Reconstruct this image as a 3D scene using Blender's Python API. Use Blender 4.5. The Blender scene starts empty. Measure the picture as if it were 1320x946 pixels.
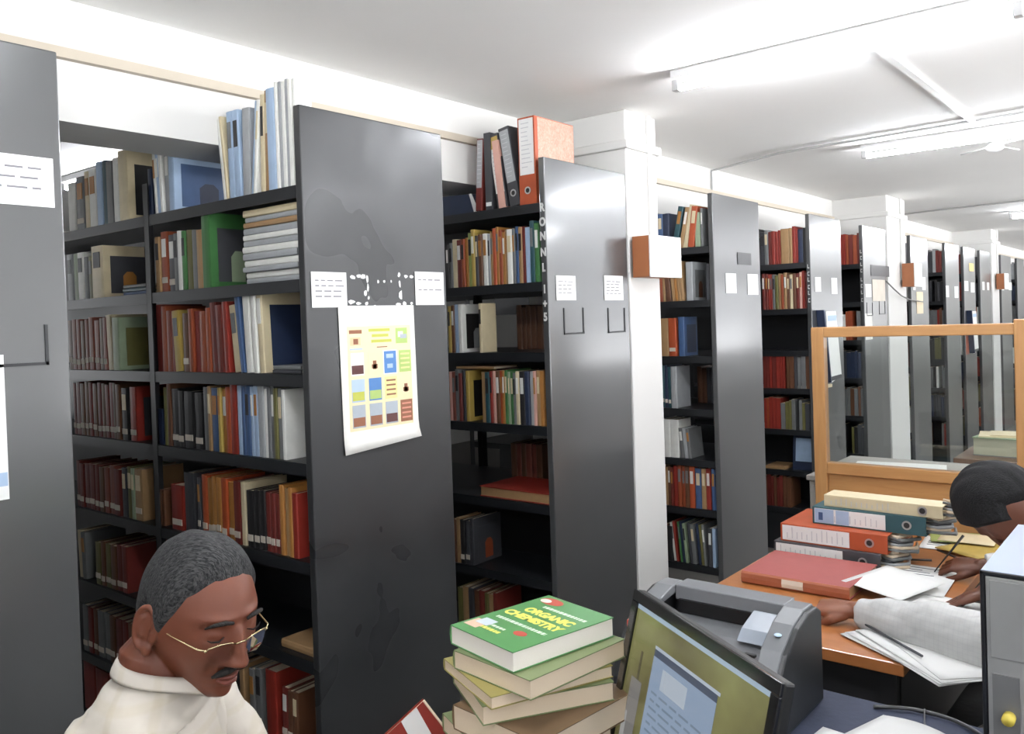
import bpy, bmesh, math, random
import numpy as np
from mathutils import Vector, Matrix, Euler, Quaternion
random.seed(7)
PI = math.pi
scene = bpy.context.scene
COL = scene.collection

# ------------------------------------------------------------------ camera
CF, CYAW, CPITCH, CROLL, CCY, CX, CZ = 1101.07, 0.6821, -0.0161, -0.0335, 432.48, 2.0687, 1.6553
_F0 = Vector((-math.sin(CYAW), math.cos(CYAW), 0)); _R0 = Vector((math.cos(CYAW), math.sin(CYAW), 0)); _U0 = Vector((0, 0, 1))
_F = _F0*math.cos(CPITCH)+_U0*math.sin(CPITCH); _Ut = -_F0*math.sin(CPITCH)+_U0*math.cos(CPITCH)
_R = _R0*math.cos(CROLL)+_Ut*math.sin(CROLL); _U = -_R0*math.sin(CROLL)+_Ut*math.cos(CROLL)
EYE = Vector((CX, 0, CZ))
cd = bpy.data.cameras.new('camera'); cam = bpy.data.objects.new('camera', cd); COL.objects.link(cam)
cd.sensor_fit = 'HORIZONTAL'; cd.sensor_width = 36; cd.lens = 36*CF/1320
cd.shift_y = (CCY-473)/1320; cd.clip_start = .02; cd.clip_end = 100
M = Matrix((_R, _U, -_F)).transposed().to_4x4(); M.translation = EYE
cam.matrix_world = M
scene.camera = cam

def at(px, py, ax, v):
    """where the line of sight through a measured photo point meets the plane axis=v"""
    d = _F + _R*((px-660)/CF) - _U*((py-CCY)/CF)
    return EYE + d*((v-EYE[ax])/d[ax])

# ------------------------------------------------------------------ materials
def lin(c): 
    c = c/255.0
    return c/12.92 if c <= .04045 else ((c+.055)/1.055)**2.4
def rgb(c): return (lin(c[0]), lin(c[1]), lin(c[2]), 1)
MATS = {}
def mat(name, c, rough=.6, metal=0.0, var=.12, scale=12.0, bump=0.0, spec=.5, coat=0.0, emit=None, estr=0.0, stretch=(1,1,1), alpha=1.0, trans=0.0):
    if name in MATS: return MATS[name]
    m = bpy.data.materials.new(name); m.use_nodes = True
    nt = m.node_tree; b = nt.nodes['Principled BSDF']
    b.inputs['Roughness'].default_value = rough; b.inputs['Metallic'].default_value = metal
    b.inputs['Specular IOR Level'].default_value = spec
    b.inputs['Coat Weight'].default_value = coat; b.inputs['Coat Roughness'].default_value = .12
    b.inputs['Transmission Weight'].default_value = trans
    b.inputs['Alpha'].default_value = alpha
    tc = nt.nodes.new('ShaderNodeTexCoord'); mp = nt.nodes.new('ShaderNodeMapping'); mp.inputs['Scale'].default_value = stretch
    nz = nt.nodes.new('ShaderNodeTexNoise'); nz.inputs['Scale'].default_value = scale; nz.inputs['Detail'].default_value = 4
    nt.links.new(tc.outputs['Object'], mp.inputs['Vector']); nt.links.new(mp.outputs['Vector'], nz.inputs['Vector'])
    mx = nt.nodes.new('ShaderNodeMix'); mx.data_type = 'RGBA'
    a = rgb(c)
    mx.inputs[6].default_value = tuple(x*(1-var) for x in a[:3])+(1,)
    mx.inputs[7].default_value = tuple(min(1, x*(1+var)) for x in a[:3])+(1,)
    nt.links.new(nz.outputs['Fac'], mx.inputs[0]); nt.links.new(mx.outputs[2], b.inputs['Base Color'])
    if bump:
        bp = nt.nodes.new('ShaderNodeBump'); bp.inputs['Strength'].default_value = bump; bp.inputs['Distance'].default_value = .01
        nt.links.new(nz.outputs['Fac'], bp.inputs['Height']); nt.links.new(bp.outputs['Normal'], b.inputs['Normal'])
    if emit is not None:
        b.inputs['Emission Color'].default_value = rgb(emit); b.inputs['Emission Strength'].default_value = estr
    MATS[name] = m
    return m

def mat_bands(name, c1, c2, scale, axis='Z', rough=.8, bump=.3, dist=.6):
    """fine page / grain lines"""
    if name in MATS: return MATS[name]
    m = bpy.data.materials.new(name); m.use_nodes = True
    nt = m.node_tree; b = nt.nodes['Principled BSDF']; b.inputs['Roughness'].default_value = rough
    tc = nt.nodes.new('ShaderNodeTexCoord'); w = nt.nodes.new('ShaderNodeTexWave'); w.bands_direction = axis
    w.inputs['Scale'].default_value = scale; w.inputs['Distortion'].default_value = dist; w.inputs['Detail'].default_value = 3
    nt.links.new(tc.outputs['Object'], w.inputs['Vector'])
    mx = nt.nodes.new('ShaderNodeMix'); mx.data_type = 'RGBA'; mx.inputs[6].default_value = rgb(c1); mx.inputs[7].default_value = rgb(c2)
    nt.links.new(w.outputs['Fac'], mx.inputs[0]); nt.links.new(mx.outputs[2], b.inputs['Base Color'])
    bp = nt.nodes.new('ShaderNodeBump'); bp.inputs['Strength'].default_value = bump; bp.inputs['Distance'].default_value = .002
    nt.links.new(w.outputs['Fac'], bp.inputs['Height']); nt.links.new(bp.outputs['Normal'], b.inputs['Normal'])
    MATS[name] = m
    return m

# ------------------------------------------------------------------ mesh building
class MB:
    def __init__(s): s.v = []; s.f = []; s.m = []; s.mats = []; s.smooth = []
    def mi(s, m):
        if m not in s.mats: s.mats.append(m)
        return s.mats.index(m)
    def add(s, vs, fs, m, smooth=False, T=None):
        o = len(s.v); k = s.mi(m)
        for p in vs:
            p = Vector(p)
            s.v.append(T @ p if T is not None else p)
        for f in fs: s.f.append([i+o for i in f]); s.m.append(k); s.smooth.append(smooth)
    def box(s, lo, hi, m, T=None):
        x0, y0, z0 = lo; x1, y1, z1 = hi
        s.add([(x0,y0,z0),(x1,y0,z0),(x1,y1,z0),(x0,y1,z0),(x0,y0,z1),(x1,y0,z1),(x1,y1,z1),(x0,y1,z1)],
              [(0,3,2,1),(4,5,6,7),(0,1,5,4),(1,2,6,5),(2,3,7,6),(3,0,4,7)], m, False, T)
    def prism(s, poly, axis, a, b, m, T=None):
        """poly: 2D outline; extruded along axis from a to b"""
        n = len(poly)
        def P(p, t):
            return (t, p[0], p[1]) if axis == 0 else ((p[0], t, p[1]) if axis == 1 else (p[0], p[1], t))
        vs = [P(p, a) for p in poly]+[P(p, b) for p in poly]
        fs = [tuple(range(n))[::-1], tuple(range(n, 2*n))]+[(i, (i+1) % n, n+(i+1) % n, n+i) for i in range(n)]
        s.add(vs, fs, m, False, T)
    def tube(s, pts, r, m, seg=8, T=None, caps=True):
        pts = [Vector(p) for p in pts]; vs = []; fs = []; up = None
        rr = r if isinstance(r, (list, tuple)) else [r]*len(pts)
        for i, p in enumerate(pts):
            d = (pts[min(i+1, len(pts)-1)]-pts[max(i-1, 0)]).normalized()
            if up is None: up = Vector((0, 0, 1)) if abs(d.z) < .9 else Vector((1, 0, 0))
            a = d.cross(up).normalized(); b_ = a.cross(d).normalized(); up = b_
            for k in range(seg):
                t = 2*PI*k/seg; vs.append(p+(a*math.cos(t)+b_*math.sin(t))*rr[i])
        for i in range(len(pts)-1):
            for k in range(seg):
                fs.append((i*seg+k, (i+1)*seg+k, (i+1)*seg+(k+1) % seg, i*seg+(k+1) % seg))
        if caps: fs.append(tuple(range(seg))); fs.append(tuple(range((len(pts)-1)*seg, len(pts)*seg))[::-1])
        s.add(vs, fs, m, True, T)
    def loft(s, rings, m, seg=24, T=None, power=2.0, caps=True):
        """rings: (centre, side half-vector, depth half-vector)"""
        vs = []; fs = []
        for c, a, b_ in rings:
            c, a, b_ = Vector(c), Vector(a), Vector(b_)
            for k in range(seg):
                t = 2*PI*k/seg; ct, st = math.cos(t), math.sin(t)
                vs.append(c+a*(abs(ct)**(2/power)*(1 if ct >= 0 else -1))+b_*(abs(st)**(2/power)*(1 if st >= 0 else -1)))
        n = len(rings)
        for i in range(n-1):
            for k in range(seg):
                fs.append((i*seg+k, i*seg+(k+1) % seg, (i+1)*seg+(k+1) % seg, (i+1)*seg+k))
        if caps: fs.append(tuple(range(seg))[::-1]); fs.append(tuple(range((n-1)*seg, n*seg)))
        s.add(vs, fs, m, True, T)
    def ball(s, c, r, m, seg=16, T=None, rot=None):
        if not isinstance(r, (list, tuple)): r = (r, r, r)
        vs = []; fs = []; h = seg//2; c = Vector(c)
        R = rot.to_matrix() if rot is not None else Matrix.Identity(3)
        for i in range(h+1):
            ph = PI*i/h
            for k in range(seg):
                t = 2*PI*k/seg
                vs.append(c+R @ Vector((r[0]*math.sin(ph)*math.cos(t), r[1]*math.sin(ph)*math.sin(t), r[2]*math.cos(ph))))
        for i in range(h):
            for k in range(seg): fs.append((i*seg+k, (i+1)*seg+k, (i+1)*seg+(k+1) % seg, i*seg+(k+1) % seg))
        s.add(vs, fs, m, True, T)
    def build(s, name, parent=None, loc=None, bevel=0.0, kind=None, rot=None):
        me = bpy.data.meshes.new(name)
        me.from_pydata([tuple(p) for p in s.v], [], s.f)
        for m in s.mats: me.materials.append(m)
        me.polygons.foreach_set('material_index', s.m); me.polygons.foreach_set('use_smooth', s.smooth)
        me.update()
        o = bpy.data.objects.new(name, me); COL.objects.link(o)
        if parent is not None: o.parent = parent
        if loc is not None: o.location = loc
        if rot is not None: o.rotation_euler = rot
        if bevel:
            md = o.modifiers.new('bevel', 'BEVEL'); md.width = bevel; md.segments = 2; md.limit_method = 'ANGLE'
        if kind: o['kind'] = kind
        return o

def tag(o, label, cat, group=None):
    o['label'] = label; o['category'] = cat
    if group: o['group'] = group
    return o
def thing(name, label, cat, loc=(0,0,0), rot=(0,0,0), group=None):
    o = bpy.data.objects.new(name, None); COL.objects.link(o); o.location = loc; o.rotation_euler = rot
    o.empty_display_size = .1
    return tag(o, label, cat, group)
def text_mesh(body, size, m, name, parent, T, depth=.0006, align='LEFT', xs=1.0, bold=0.0):
    cu = bpy.data.curves.new(name, 'FONT'); cu.body = body; cu.size = size; cu.extrude = depth; cu.align_x = align; cu.offset = bold
    to = bpy.data.objects.new(name+'_tmp', cu); COL.objects.link(to)
    dg = bpy.context.evaluated_depsgraph_get()
    me = bpy.data.meshes.new_from_object(to.evaluated_get(dg))
    bpy.data.objects.remove(to)
    me.transform(T @ Matrix.Diagonal((xs, 1, 1, 1)))
    me.materials.clear(); me.materials.append(m); me.name = name
    o = bpy.data.objects.new(name, me); COL.objects.link(o); o.parent = parent
    return o
def organic(mb, name, parent, m, voxel=.004, smooth=4, factor=.5, loc=None):
    """fuse overlapping volumes into one continuous skin"""
    o = mb.build(name, None)
    md = o.modifiers.new('r', 'REMESH'); md.mode = 'VOXEL'; md.voxel_size = voxel; md.use_smooth_shade = True
    if smooth: sm = o.modifiers.new('s', 'SMOOTH'); sm.iterations = smooth; sm.factor = factor
    dg = bpy.context.evaluated_depsgraph_get(); dg.update()
    me = bpy.data.meshes.new_from_object(o.evaluated_get(dg))
    bpy.data.objects.remove(o)
    me.name = name; me.materials.clear(); me.materials.append(m)
    me.polygons.foreach_set('material_index', [0]*len(me.polygons))
    me.polygons.foreach_set('use_smooth', [True]*len(me.polygons))
    r = bpy.data.objects.new(name, me); COL.objects.link(r)
    if parent is not None: r.parent = parent
    if loc is not None: r.location = loc
    return r

# ------------------------------------------------------------------ palette
WALL = mat('white_distemper', (214,213,210), .85, var=.03, scale=3, bump=.05)
CEIL = mat('ceiling_paint', (238,237,235), .9, var=.03, scale=2.2, bump=.04)
STEEL = mat('grey_enamel', (66,67,68), .3, var=.10, scale=3.5, bump=.0, spec=.7, coat=.7)
DULL = mat('dull_enamel', (42,43,44), .48, var=.12, scale=4, spec=.4, coat=.18)
DULL.node_tree.nodes['Principled BSDF'].inputs['Coat Roughness'].default_value = .3
_nt = DULL.node_tree; _n2 = _nt.nodes.new('ShaderNodeTexNoise'); _n2.inputs['Scale'].default_value = 2.6; _n2.inputs['Detail'].default_value = 2.5; _n2.inputs['Distortion'].default_value = .6
_mr = _nt.nodes.new('ShaderNodeMapRange'); _mr.inputs[1].default_value = .32; _mr.inputs[2].default_value = .62; _mr.inputs[3].default_value = .22; _mr.inputs[4].default_value = .52
_tc = [q for q in _nt.nodes if q.type == 'TEX_COORD'][0]; _nt.links.new(_tc.outputs['Object'], _n2.inputs['Vector']); _nt.links.new(_n2.outputs['Fac'], _mr.inputs[0]); _nt.links.new(_mr.outputs[0], _nt.nodes['Principled BSDF'].inputs['Roughness'])
STEELD = mat('dark_enamel', (24,25,28), .42, var=.15, scale=6, spec=.5)
SHELF = mat('shelf_enamel', (25,27,30), .42, var=.15, scale=9, spec=.5)
PAPER = mat('white_paper', (224,224,222), .8, var=.02)
INK = mat('grey_ink', (120,120,124), .8, var=.1)
PAGES = mat_bands('page_edges', (200,180,152), (230,212,188), 260, 'Z')
PAGESH = mat_bands('page_edges_upright', (186,172,146), (220,208,184), 260, 'X')
LABEL = mat('spine_label_paper', (205,196,182), .8, var=.08)
WOOD = None
def wood(name, c1, c2, axis='X', scale=2.2, rough=.42):
    if name in MATS: return MATS[name]
    m = bpy.data.materials.new(name); m.use_nodes = True
    nt = m.node_tree; b = nt.nodes['Principled BSDF']; b.inputs['Roughness'].default_value = rough; b.inputs['Coat Weight'].default_value = .2
    tc = nt.nodes.new('ShaderNodeTexCoord'); mp = nt.nodes.new('ShaderNodeMapping')
    mp.inputs['Scale'].default_value = {'X': (1.2, 12, 12), 'Y': (12, 1.2, 12), 'Z': (12, 12, 1.2)}[axis]
    nz = nt.nodes.new('ShaderNodeTexNoise'); nz.inputs['Scale'].default_value = scale*2; nz.inputs['Detail'].default_value = 6; nz.inputs['Distortion'].default_value = .6
    nt.links.new(tc.outputs['Object'], mp.inputs['Vector']); nt.links.new(mp.outputs['Vector'], nz.inputs['Vector'])
    mx = nt.nodes.new('ShaderNodeMix'); mx.data_type = 'RGBA'; mx.inputs[6].default_value = rgb(c1); mx.inputs[7].default_value = rgb(c2)
    nt.links.new(nz.outputs['Fac'], mx.inputs[0]); nt.links.new(mx.outputs[2], b.inputs['Base Color'])
    MATS[name] = m
    return m
OAKX = wood('varnished_wood', (152,106,62), (184,140,90), 'X')
OAKZ = wood('varnished_wood_upright', (152,106,62), (184,140,90), 'Z')
DESK = wood('desk_laminate', (152,92,48), (178,116,66), 'X', 1.5, .35)

COLS = {  # word -> cover colour (base)
 'white': (222,222,216), 'cream': (206,192,158), 'tan': (178,142,98), 'grey': (120,122,122), 'pale grey': (180,184,186),
 'pale blue': (158,180,206), 'blue': (66,96,140), 'navy': (38,50,78), 'teal': (40,84,92), 'green': (66,124,66), 'pale green': (160,178,146),
 'olive': (112,108,58), 'rust': (158,74,40), 'orange': (186,82,42), 'red': (150,46,34), 'maroon': (116,42,34), 'brown': (106,68,44),
 'black': (34,32,34), 'charcoal': (66,68,72), 'yellow': (196,168,84), 'lime': (176,190,110), 'pink': (206,160,146), 'ochre': (186,128,62),
 'reddish brown': (140,74,58)}
for k, c in COLS.items():
    if max(c) < 205: c = tuple(int(q*.88) for q in c)
    mat('cover '+k, c, .5, var=.16, scale=22, bump=.03)
def cov(k): return MATS['cover '+k]
# ------------------------------------------------------------------ the room
def struct(mb, name, **k):
    return mb.build(name, kind='structure', **k)
CEILZ = 2.62
b = MB(); b.box((-6, -3.2, -.1), (4.7, 24, 0), mat('stone_floor', (96,93,88), .5, var=.15, scale=2)); struct(b, 'floor')
b = MB(); b.box((-6, -3.2, CEILZ), (4.7, 24, CEILZ+.15), CEIL); struct(b, 'ceiling')
b = MB()
b.box((-.72, -3.2, 2.27), (-.45, 24, CEILZ), WALL)
struct(b, 'trim_1')                                            # the deep beam that runs over the racks
b = MB(); b.box((-.45, -3.2, 2.445), (-.425, 24, 2.475), mat('ledge_paint', (186,176,160), .7, var=.06)); struct(b, 'trim_2')
WIN = mat('window_frame_paint', (225,225,222), .5)
b = MB(); b.box((-6.15, -3.2, 0), (-6, 24, 1.0), WALL); b.box((-6.15, -3.2, 2.3), (-6, 24, CEILZ), WALL)
b.box((-6.15, -3.2, 1.0), (-6, -.5, 2.3), WALL); b.box((-6.15, .6, 1.0), (-6, 24, 2.3), WALL)
struct(b, 'wall_left')
b = MB(); b.box((4.7, -3.2, 0), (4.85, 24, 1.0), WALL); b.box((4.7, -3.2, 2.2), (4.85, 24, CEILZ), WALL)
for y in (-3.2, -1.2, 2.2, 5.6, 9, 12.4, 15.8, 19.2, 22.6): b.box((4.7, y, 1.0), (4.85, y+.8, 2.2), WALL)
struct(b, 'wall_right')
b = MB(); b.box((-6.15, 24, 0), (4.85, 24.15, CEILZ), WALL); struct(b, 'wall_back')
b = MB(); b.box((-6.15, -3.35, 0), (4.85, -3.2, 1.0), WALL); b.box((-6.15, -3.35, 2.2), (4.85, -3.2, CEILZ), WALL)
b.box((-6.15, -3.35, 1.0), (4.85, -3.2, 2.2), WALL)
struct(b, 'wall_front')
# columns with casing
for i, (y0, y1) in enumerate(((3.427, 3.71), (7.60, 8.16), (12.15, 12.6))):
    b = MB(); b.box((-.6, y0, 0), (0, y1, CEILZ), WALL)
    b.box((-.62, y0-.02, 2.44), (.02, y1+.02, 2.48), WALL)
    ym = y0+(.20 if i == 0 else (y1-y0)*.7)
    b.box((0, ym-.012, 1.9), (.018, ym+.012, CEILZ), WALL)
    struct(b, 'trim_%d' % (3+i), bevel=.006)
# conduit on the ceiling and down the beam
pipe = mat('conduit_white', (222,222,220), .4, var=.03)
b = MB()
b.tube([(-.44, 5.23, 2.28), (-.44, 5.23, 2.605), (.1, 5.0, 2.608), (.9, 4.95, 2.608), (1.7, 4.9, 2.608)], .007, mat('conduit_grey', (176,176,176), .5), seg=6)
tag(b.build('conduit'), 'thin grey wiring conduit running from the beam across ceiling to second tube light', 'conduit')
b = MB(); b.box((1.14, 3.12, 2.604), (1.17, 5.1, 2.62), pipe)
tag(b.build('casing_strip'), 'flat white wiring casing on ceiling between the two nearest tube lights', 'casing strip')
b = MB()
b.tube([(-.44, 9.3, 2.612), (.1, 9.2, 2.6125), (.9, 9.1, 2.6125), (1.9, 9.0, 2.6125)], .008, mat('conduit_grey', (176,176,176), .5), seg=6)
tag(b.build('conduit'), 'thin far wiring conduit on ceiling in front of most distant visible tube light', 'conduit')

# tube lights
TUBE = mat('lit_tube', (255,255,255), .4, emit=(246,249,255), estr=80)
BATT = mat('light_batten', (228,228,228), .4, var=.02)
CAPM = mat('tube_cap', (190,190,190), .4)
def tube_light(x, y, label, group=None, dx=1.2):
    t = thing('tube_light', label, 'tube light', (x, y, CEILZ), group=group)
    b = MB(); b.box((0, -.03, -.035), (dx, .03, 0), BATT); b.build('batten', t, bevel=.004)
    b = MB(); b.tube([(.03, 0, -.066), (dx-.03, 0, -.066)], .013, TUBE, seg=12); b.build('tube', t)
    for sx in (0, dx-.028):
        b = MB(); b.box((sx, -.018, -.078), (sx+.028, .018, -.03), CAPM); b.build('end_holder', t, bevel=.003)
    return t
tube_light(.45, 3.06, 'lit fluorescent tube, nearest and largest, on ceiling above right side of aisle')
tube_light(.52, 5.22, 'lit fluorescent tube, second along the aisle, beyond the ceiling casing strip')
tube_light(.52, 10.1, 'small far lit fluorescent tube on ceiling near right edge of photo')
tube_light(-3.3, 2.35, 'lit fluorescent tube glimpsed above the books at far left under the beam')
for (x, y) in ((.5, 14.5), (.5, .9), (3.0, 1.2), (3.0, 4.0), (3.0, 7.0), (2.6, -1.4), (.3, -1.6), (3.0, 10)):  # unseen tubes added to brighten ceiling and rack panels
    tube_light(x, y, 'lit fluorescent tube on the ceiling outside the view, added to brighten the room', 'tube lights added out of view')
b = MB()                                                       # junction fitting by the second tube
b.ball((1.12, 5.75, 2.59), (.05, .05, .028), BATT); b.tube([(1.12, 5.75, 2.6), (1.35, 5.6, 2.605)], .008, pipe)
b.tube([(1.12, 5.75, 2.6), (1.2, 6.05, 2.605)], .005, pipe); b.tube([(1.12, 5.75, 2.6), (.9, 5.95, 2.605)], .005, pipe)
tag(b.build('ceiling_rose'), 'round white ceiling rose with wires beyond the second tube light', 'ceiling rose')

# ------------------------------------------------------------------ racks
PANELH = 2.32
SH = {1: [2.085,1.804,1.518,1.25,.95,.65,.35,.10], 2: [2.137,1.815,1.525,1.22,.895,.58,.27,.08], 3: [2.035,1.74,1.43,1.135,.853,.577,.26],
      4: [1.993,1.68,1.39,1.13,.845,.56,.30]}
GEN = [2.02,1.72,1.42,1.12,.82,.52,.22]
RK = [ # y0, y1, label
 (.30,.90,'grey steel rack at left edge with only its end panel showing'),
 (1.584,2.19,'tall dark grey steel rack with poster taped on its end panel'),
 (2.788,3.41,'grey steel rack with white lettering down the edge of its end panel'),
 (4.311,4.93,'grey steel rack just past white column, small dark square on end panel'),
 (5.776,6.41,'pale shining steel rack behind left post of wooden partition'),
 (6.93,7.55,'grey steel rack just before the second white column, with two card frames'),
 (8.32,8.94,'grey steel rack right after the second column with cream notice'),
 (9.66,10.28,'pale steel rack with two white labels, second past the second column'),
 (10.52,11.12,'far steel rack with small yellow card and hanging booklets'),
 (11.41,12.05,'far pale steel rack just before the third column'),
 (12.76,13.5,'far brownish grey steel rack just after the third column'),
 (14.0,14.6,'very distant steel rack at right edge, second past third column'),
 (15.1,15.7,'most distant visible steel rack end at right edge')]
racks = []
for n, (y0, y1, lb) in enumerate(RK):
    t = thing('steel_rack', lb, 'rack', (0, y0, 0))
    racks.append(t)
    w = y1-y0; L = 3 if n < 3 else 2
    b = MB(); b.box((-.03, 0, 0), (0, w, PANELH), DULL if n == 1 else STEEL)
    ep = b.build('end_panel', t, bevel=.004)
    zs = SH.get(n, GEN)
    for z in zs:
        b = MB(); b.box((-.9*L-.03, .004, z-.006), (-.031, w-.004, z), SHELF)
        b.box((-.9*L-.03, .002, z-.038), (-.031, .008, z), SHELF); b.box((-.9*L-.03, w-.008, z-.038), (-.031, w-.002, z), SHELF)
        b.build('shelf', t)
    for k in range(1, L+1):
        for yy in (.0, w-.035):
            b = MB(); x = -.9*k-.03
            b.box((x, yy, 0), (x+.004, yy+.035, 2.2), STEELD); b.box((x, yy if yy == 0 else yy+.031, 0), (x+.035, (yy if yy == 0 else yy+.031)+.004, 2.2), STEELD)
            b.build('upright', t)
    if n not in (2, 3):
        b = MB(); b.box((-.9*L-.03, w/2-.002, .05), (-.031, w/2+.002, zs[0]-.03 if n != 4 else zs[0]+.22), STEELD); b.build('back_sheet', t)
    else:
        b = MB()
        for (za, zb) in ((.05, zs[4] if n == 2 else zs[4]), ): b.box((-.9*L-.03, w/2-.002, za), (-.031, w/2+.002, zb), STEELD)
        if n == 2: b.box((-.9*L-.03, w/2-.002, zs[3]), (-.031, w/2+.002, zs[2]-.04), STEELD)
        b.box((-.9*L-.03, w/2-.002, zs[1]), (-.031, w/2+.002, zs[0]-.04), STEELD)
        b.build('back_sheet', t)
    b = MB(); b.box((-.9*L-.03, .006, .0), (-.031, .012, zs[-1]-.04), mat('kick_plate_paint', (112,110,106), .5) if n == 3 else SHELF); b.build('kick_plate', t)

# cards, notices and frames on the end panels
def card(n, px0, py0, px1, py1, m=PAPER, lines=3, name='label_card', x=.0015, th=.0015):
    P0 = at(px0, py0, 0, 0); P1 = at(px1, py1, 0, 0); y0r = RK[n][0]
    b = MB(); ya, yb, za, zb = P0.y-y0r, P1.y-y0r, P1.z, P0.z
    b.box((x, ya, za), (x+th, yb, zb), m)
    for i in range(lines):
        z = zb-(zb-za)*(.22+.6*i/max(lines, 1)); yy = ya+(yb-ya)*.1; random.seed(n*31+i)
        while yy < yb-(yb-ya)*.25:
            ww = (yb-ya)*random.uniform(.1, .26)
            b.box((x+th, yy, z-(zb-za)*.04), (x+th+.0004, min(yy+ww, yb-(yb-ya)*.08), z), INK); yy += ww+(yb-ya)*.06
    return b.build(name, racks[n])
def frame(n, px0, py0, px1, py1):
    P0 = at(px0, py0, 0, 0); P1 = at(px1, py1, 0, 0); y0r = RK[n][0]
    ya, yb, za, zb = P0.y-y0r, P1.y-y0r, P1.z, P0.z; t = .007; b = MB(); m = mat('frame_steel', (40,41,43), .5, spec=.4)
    for lo, hi in (((ya, za), (ya+t, zb)), ((yb-t, za), (yb, zb)), ((ya, za), (yb, za+t))): b.box((0, lo[0], lo[1]), (.003, hi[0], hi[1]), m)
    return b.build('card_frame', racks[n])
card(0, -40, 192, 70, 268, lines=3); frame(0, -15, 420, 63, 470)
b = MB(); b.box((.001, .30, 1.30), (.003, .457, 1.62), PAPER); b.box((.003, .42, 1.33), (.0035, .455, 1.36), cov('pale blue'))
b.build('notice', racks[0])
card(1, 400, 350, 447, 396, lines=4); card(1, 534, 350, 572, 393, lines=2)
card(2, 716, 355, 742, 387, lines=4); card(2, 778, 355, 803, 387, lines=5); frame(2, 726, 397, 753, 430); frame(2, 783, 397, 806, 428)
card(3, 935, 352, 949, 378, lines=0); card(3, 963, 353, 977, 380, lines=0)
card(3, 950, 325, 968, 342, STEELD, 0, 'dark_plate')
card(4, 1050, 357, 1058, 376, lines=0); card(4, 1071, 358, 1079, 379, lines=0)
card(5, 1115, 366, 1123, 383, lines=0); frame(5, 1117, 390, 1125, 407); frame(5, 1133, 388, 1141, 405)
card(5, 1124, 360, 1141, 388, mat('aged_paper', (206,198,186), .8), 0, 'notice')
card(5, 1122, 341, 1146, 357, STEELD, 0, 'dark_plate')
for n, a in ((6, (1176,356,1180,374,1188,357,1193,374)), (7, (1219,368,1223,383,1230,369,1235,384)), (8, (1243,362,1248,375,1251,364,1256,377)), (9, (1266,363,1269,374,1272,364,1275,374)), (10, (1291,363,1294,374,1300,364,1304,374))):
    card(n, *a[:4], lines=0); card(n, *a[4:], lines=0)
card(6, 1181, 376, 1190, 404, mat('cream_notice', (222,206,178), .8), 0, 'notice')
card(8, 1249, 339, 1255, 350, mat('yellow_card', (214,190,130), .8), 0, 'yellow_card')
# torn white tape left on the poster rack
b = MB(); random.seed(4); y0r = RK[1][0]
def scrap(px, py, w, h):
    P = at(px, py, 0, 0); c = (P.y-y0r, P.z); n = 7; pts = []
    for k in range(n):
        t = 2*PI*k/n; q = random.uniform(.65, 1.2); pts.append((c[0]+w*q*math.cos(t), c[1]+h*q*math.sin(t)))
    b.prism(pts, 0, .0006, .0016, PAPER)
for px, py, w, h in ((454,357,.014,.007),(462,356,.010,.007),(468,357,.011,.008),(473,360,.005,.012),(474,370,.004,.014),(471,378,.006,.010),(475,384,.004,.008),
    (453,389,.016,.007),(462,391,.013,.005),(472,391,.008,.006),(483,394,.006,.003),(487,363,.004,.005),(495,363,.005,.005),(504,363,.004,.005),
    (514,354,.006,.010),(515,366,.005,.016),(516,380,.008,.016),(521,391,.010,.008),(530,391,.006,.007),(523,356,.008,.006),(530,357,.009,.006),(513,392,.012,.004),(500,395,.012,.002)): scrap(px, py, w, h)
b.build('torn_tape', racks[1])
# lettering down the narrow edge of the second rack
CH = mat('chalk_white', (206,206,204), .8)
for s, py in zip(['R','O','N','N','I.','1','+','5'], (267,286,304,325,345,373,392,409)):
    P = at(704 if py < 300 else 707, py, 1, RK[2][0])
    T = Matrix.Translation((-.0165, -.0008, P.z-.013)) @ Matrix.Rotation(PI/2, 4, 'X')
    o = text_mesh(s, .046, CH, 'letter', racks[2], T, align='CENTER', bold=.002, xs=.8)
# faint chalk marks down the edges of two further racks, too small to read
for n, zs_ in ((4, (1.95,1.9,1.86,1.81,1.77,1.72)), (5, (2.1,2.05,2.0,1.95,1.88,1.83,1.78,1.72))):
    for i, z in enumerate(zs_):
        b = MB()
        b.box((-.022, -.0012, z), (-.009, -.0002, z+.006), CH); b.box((-.022, -.0012, z), (-.018, -.0002, z+.028), CH)
        if i % 2: b.box((-.022, -.0012, z+.022), (-.009, -.0002, z+.028), CH)
        b.build('chalk_mark', racks[n])

# poster on rack 1
t = thing('poster', 'white paper poster with sixteen small book pictures taped to dark end panel', 'poster', (.0025, 1.701, 1.26))
PW, PH = .322, .462
pc = lambda n, c: mat('poster_'+n, c, .75, var=.05, scale=60)
b = MB()
nx, nz = 8, 14; vs = []; fs = []
for j in range(nz+1):
    for i in range(nx+1):
        u, v = i/nx, j/nz; vs.append((.001+.012*max(0,(.14-v)/.14)**2*(.4+.6*u), u*PW+(1-v)*.006, v*PH + .022*u*(1-v)**3))
for j in range(nz):
    for i in range(nx): a = j*(nx+1)+i; fs.append((a, a+1, a+nx+2, a+nx+1))
b.add(vs, fs, pc('sheet', (238,236,230)), True)
ps = b.build('sheet', t); md = ps.modifiers.new('t', 'SOLIDIFY'); md.thickness = .0006; md.offset = -1
b = MB()
def pr(u0, v0, u1, v1, c, lift=.0005):      # v measured from the top
    z1 = (1-v0)*PH; z0 = (1-v1)*PH
    k = 0
    b.box((.0015+k, u0*PW+.003, z0), (.0015+k+lift, u1*PW+.003, z1), c)
bg = pc('cream', (232,216,176)); pr(.085, .14, .93, .85, bg)
T1 = .001
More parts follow.
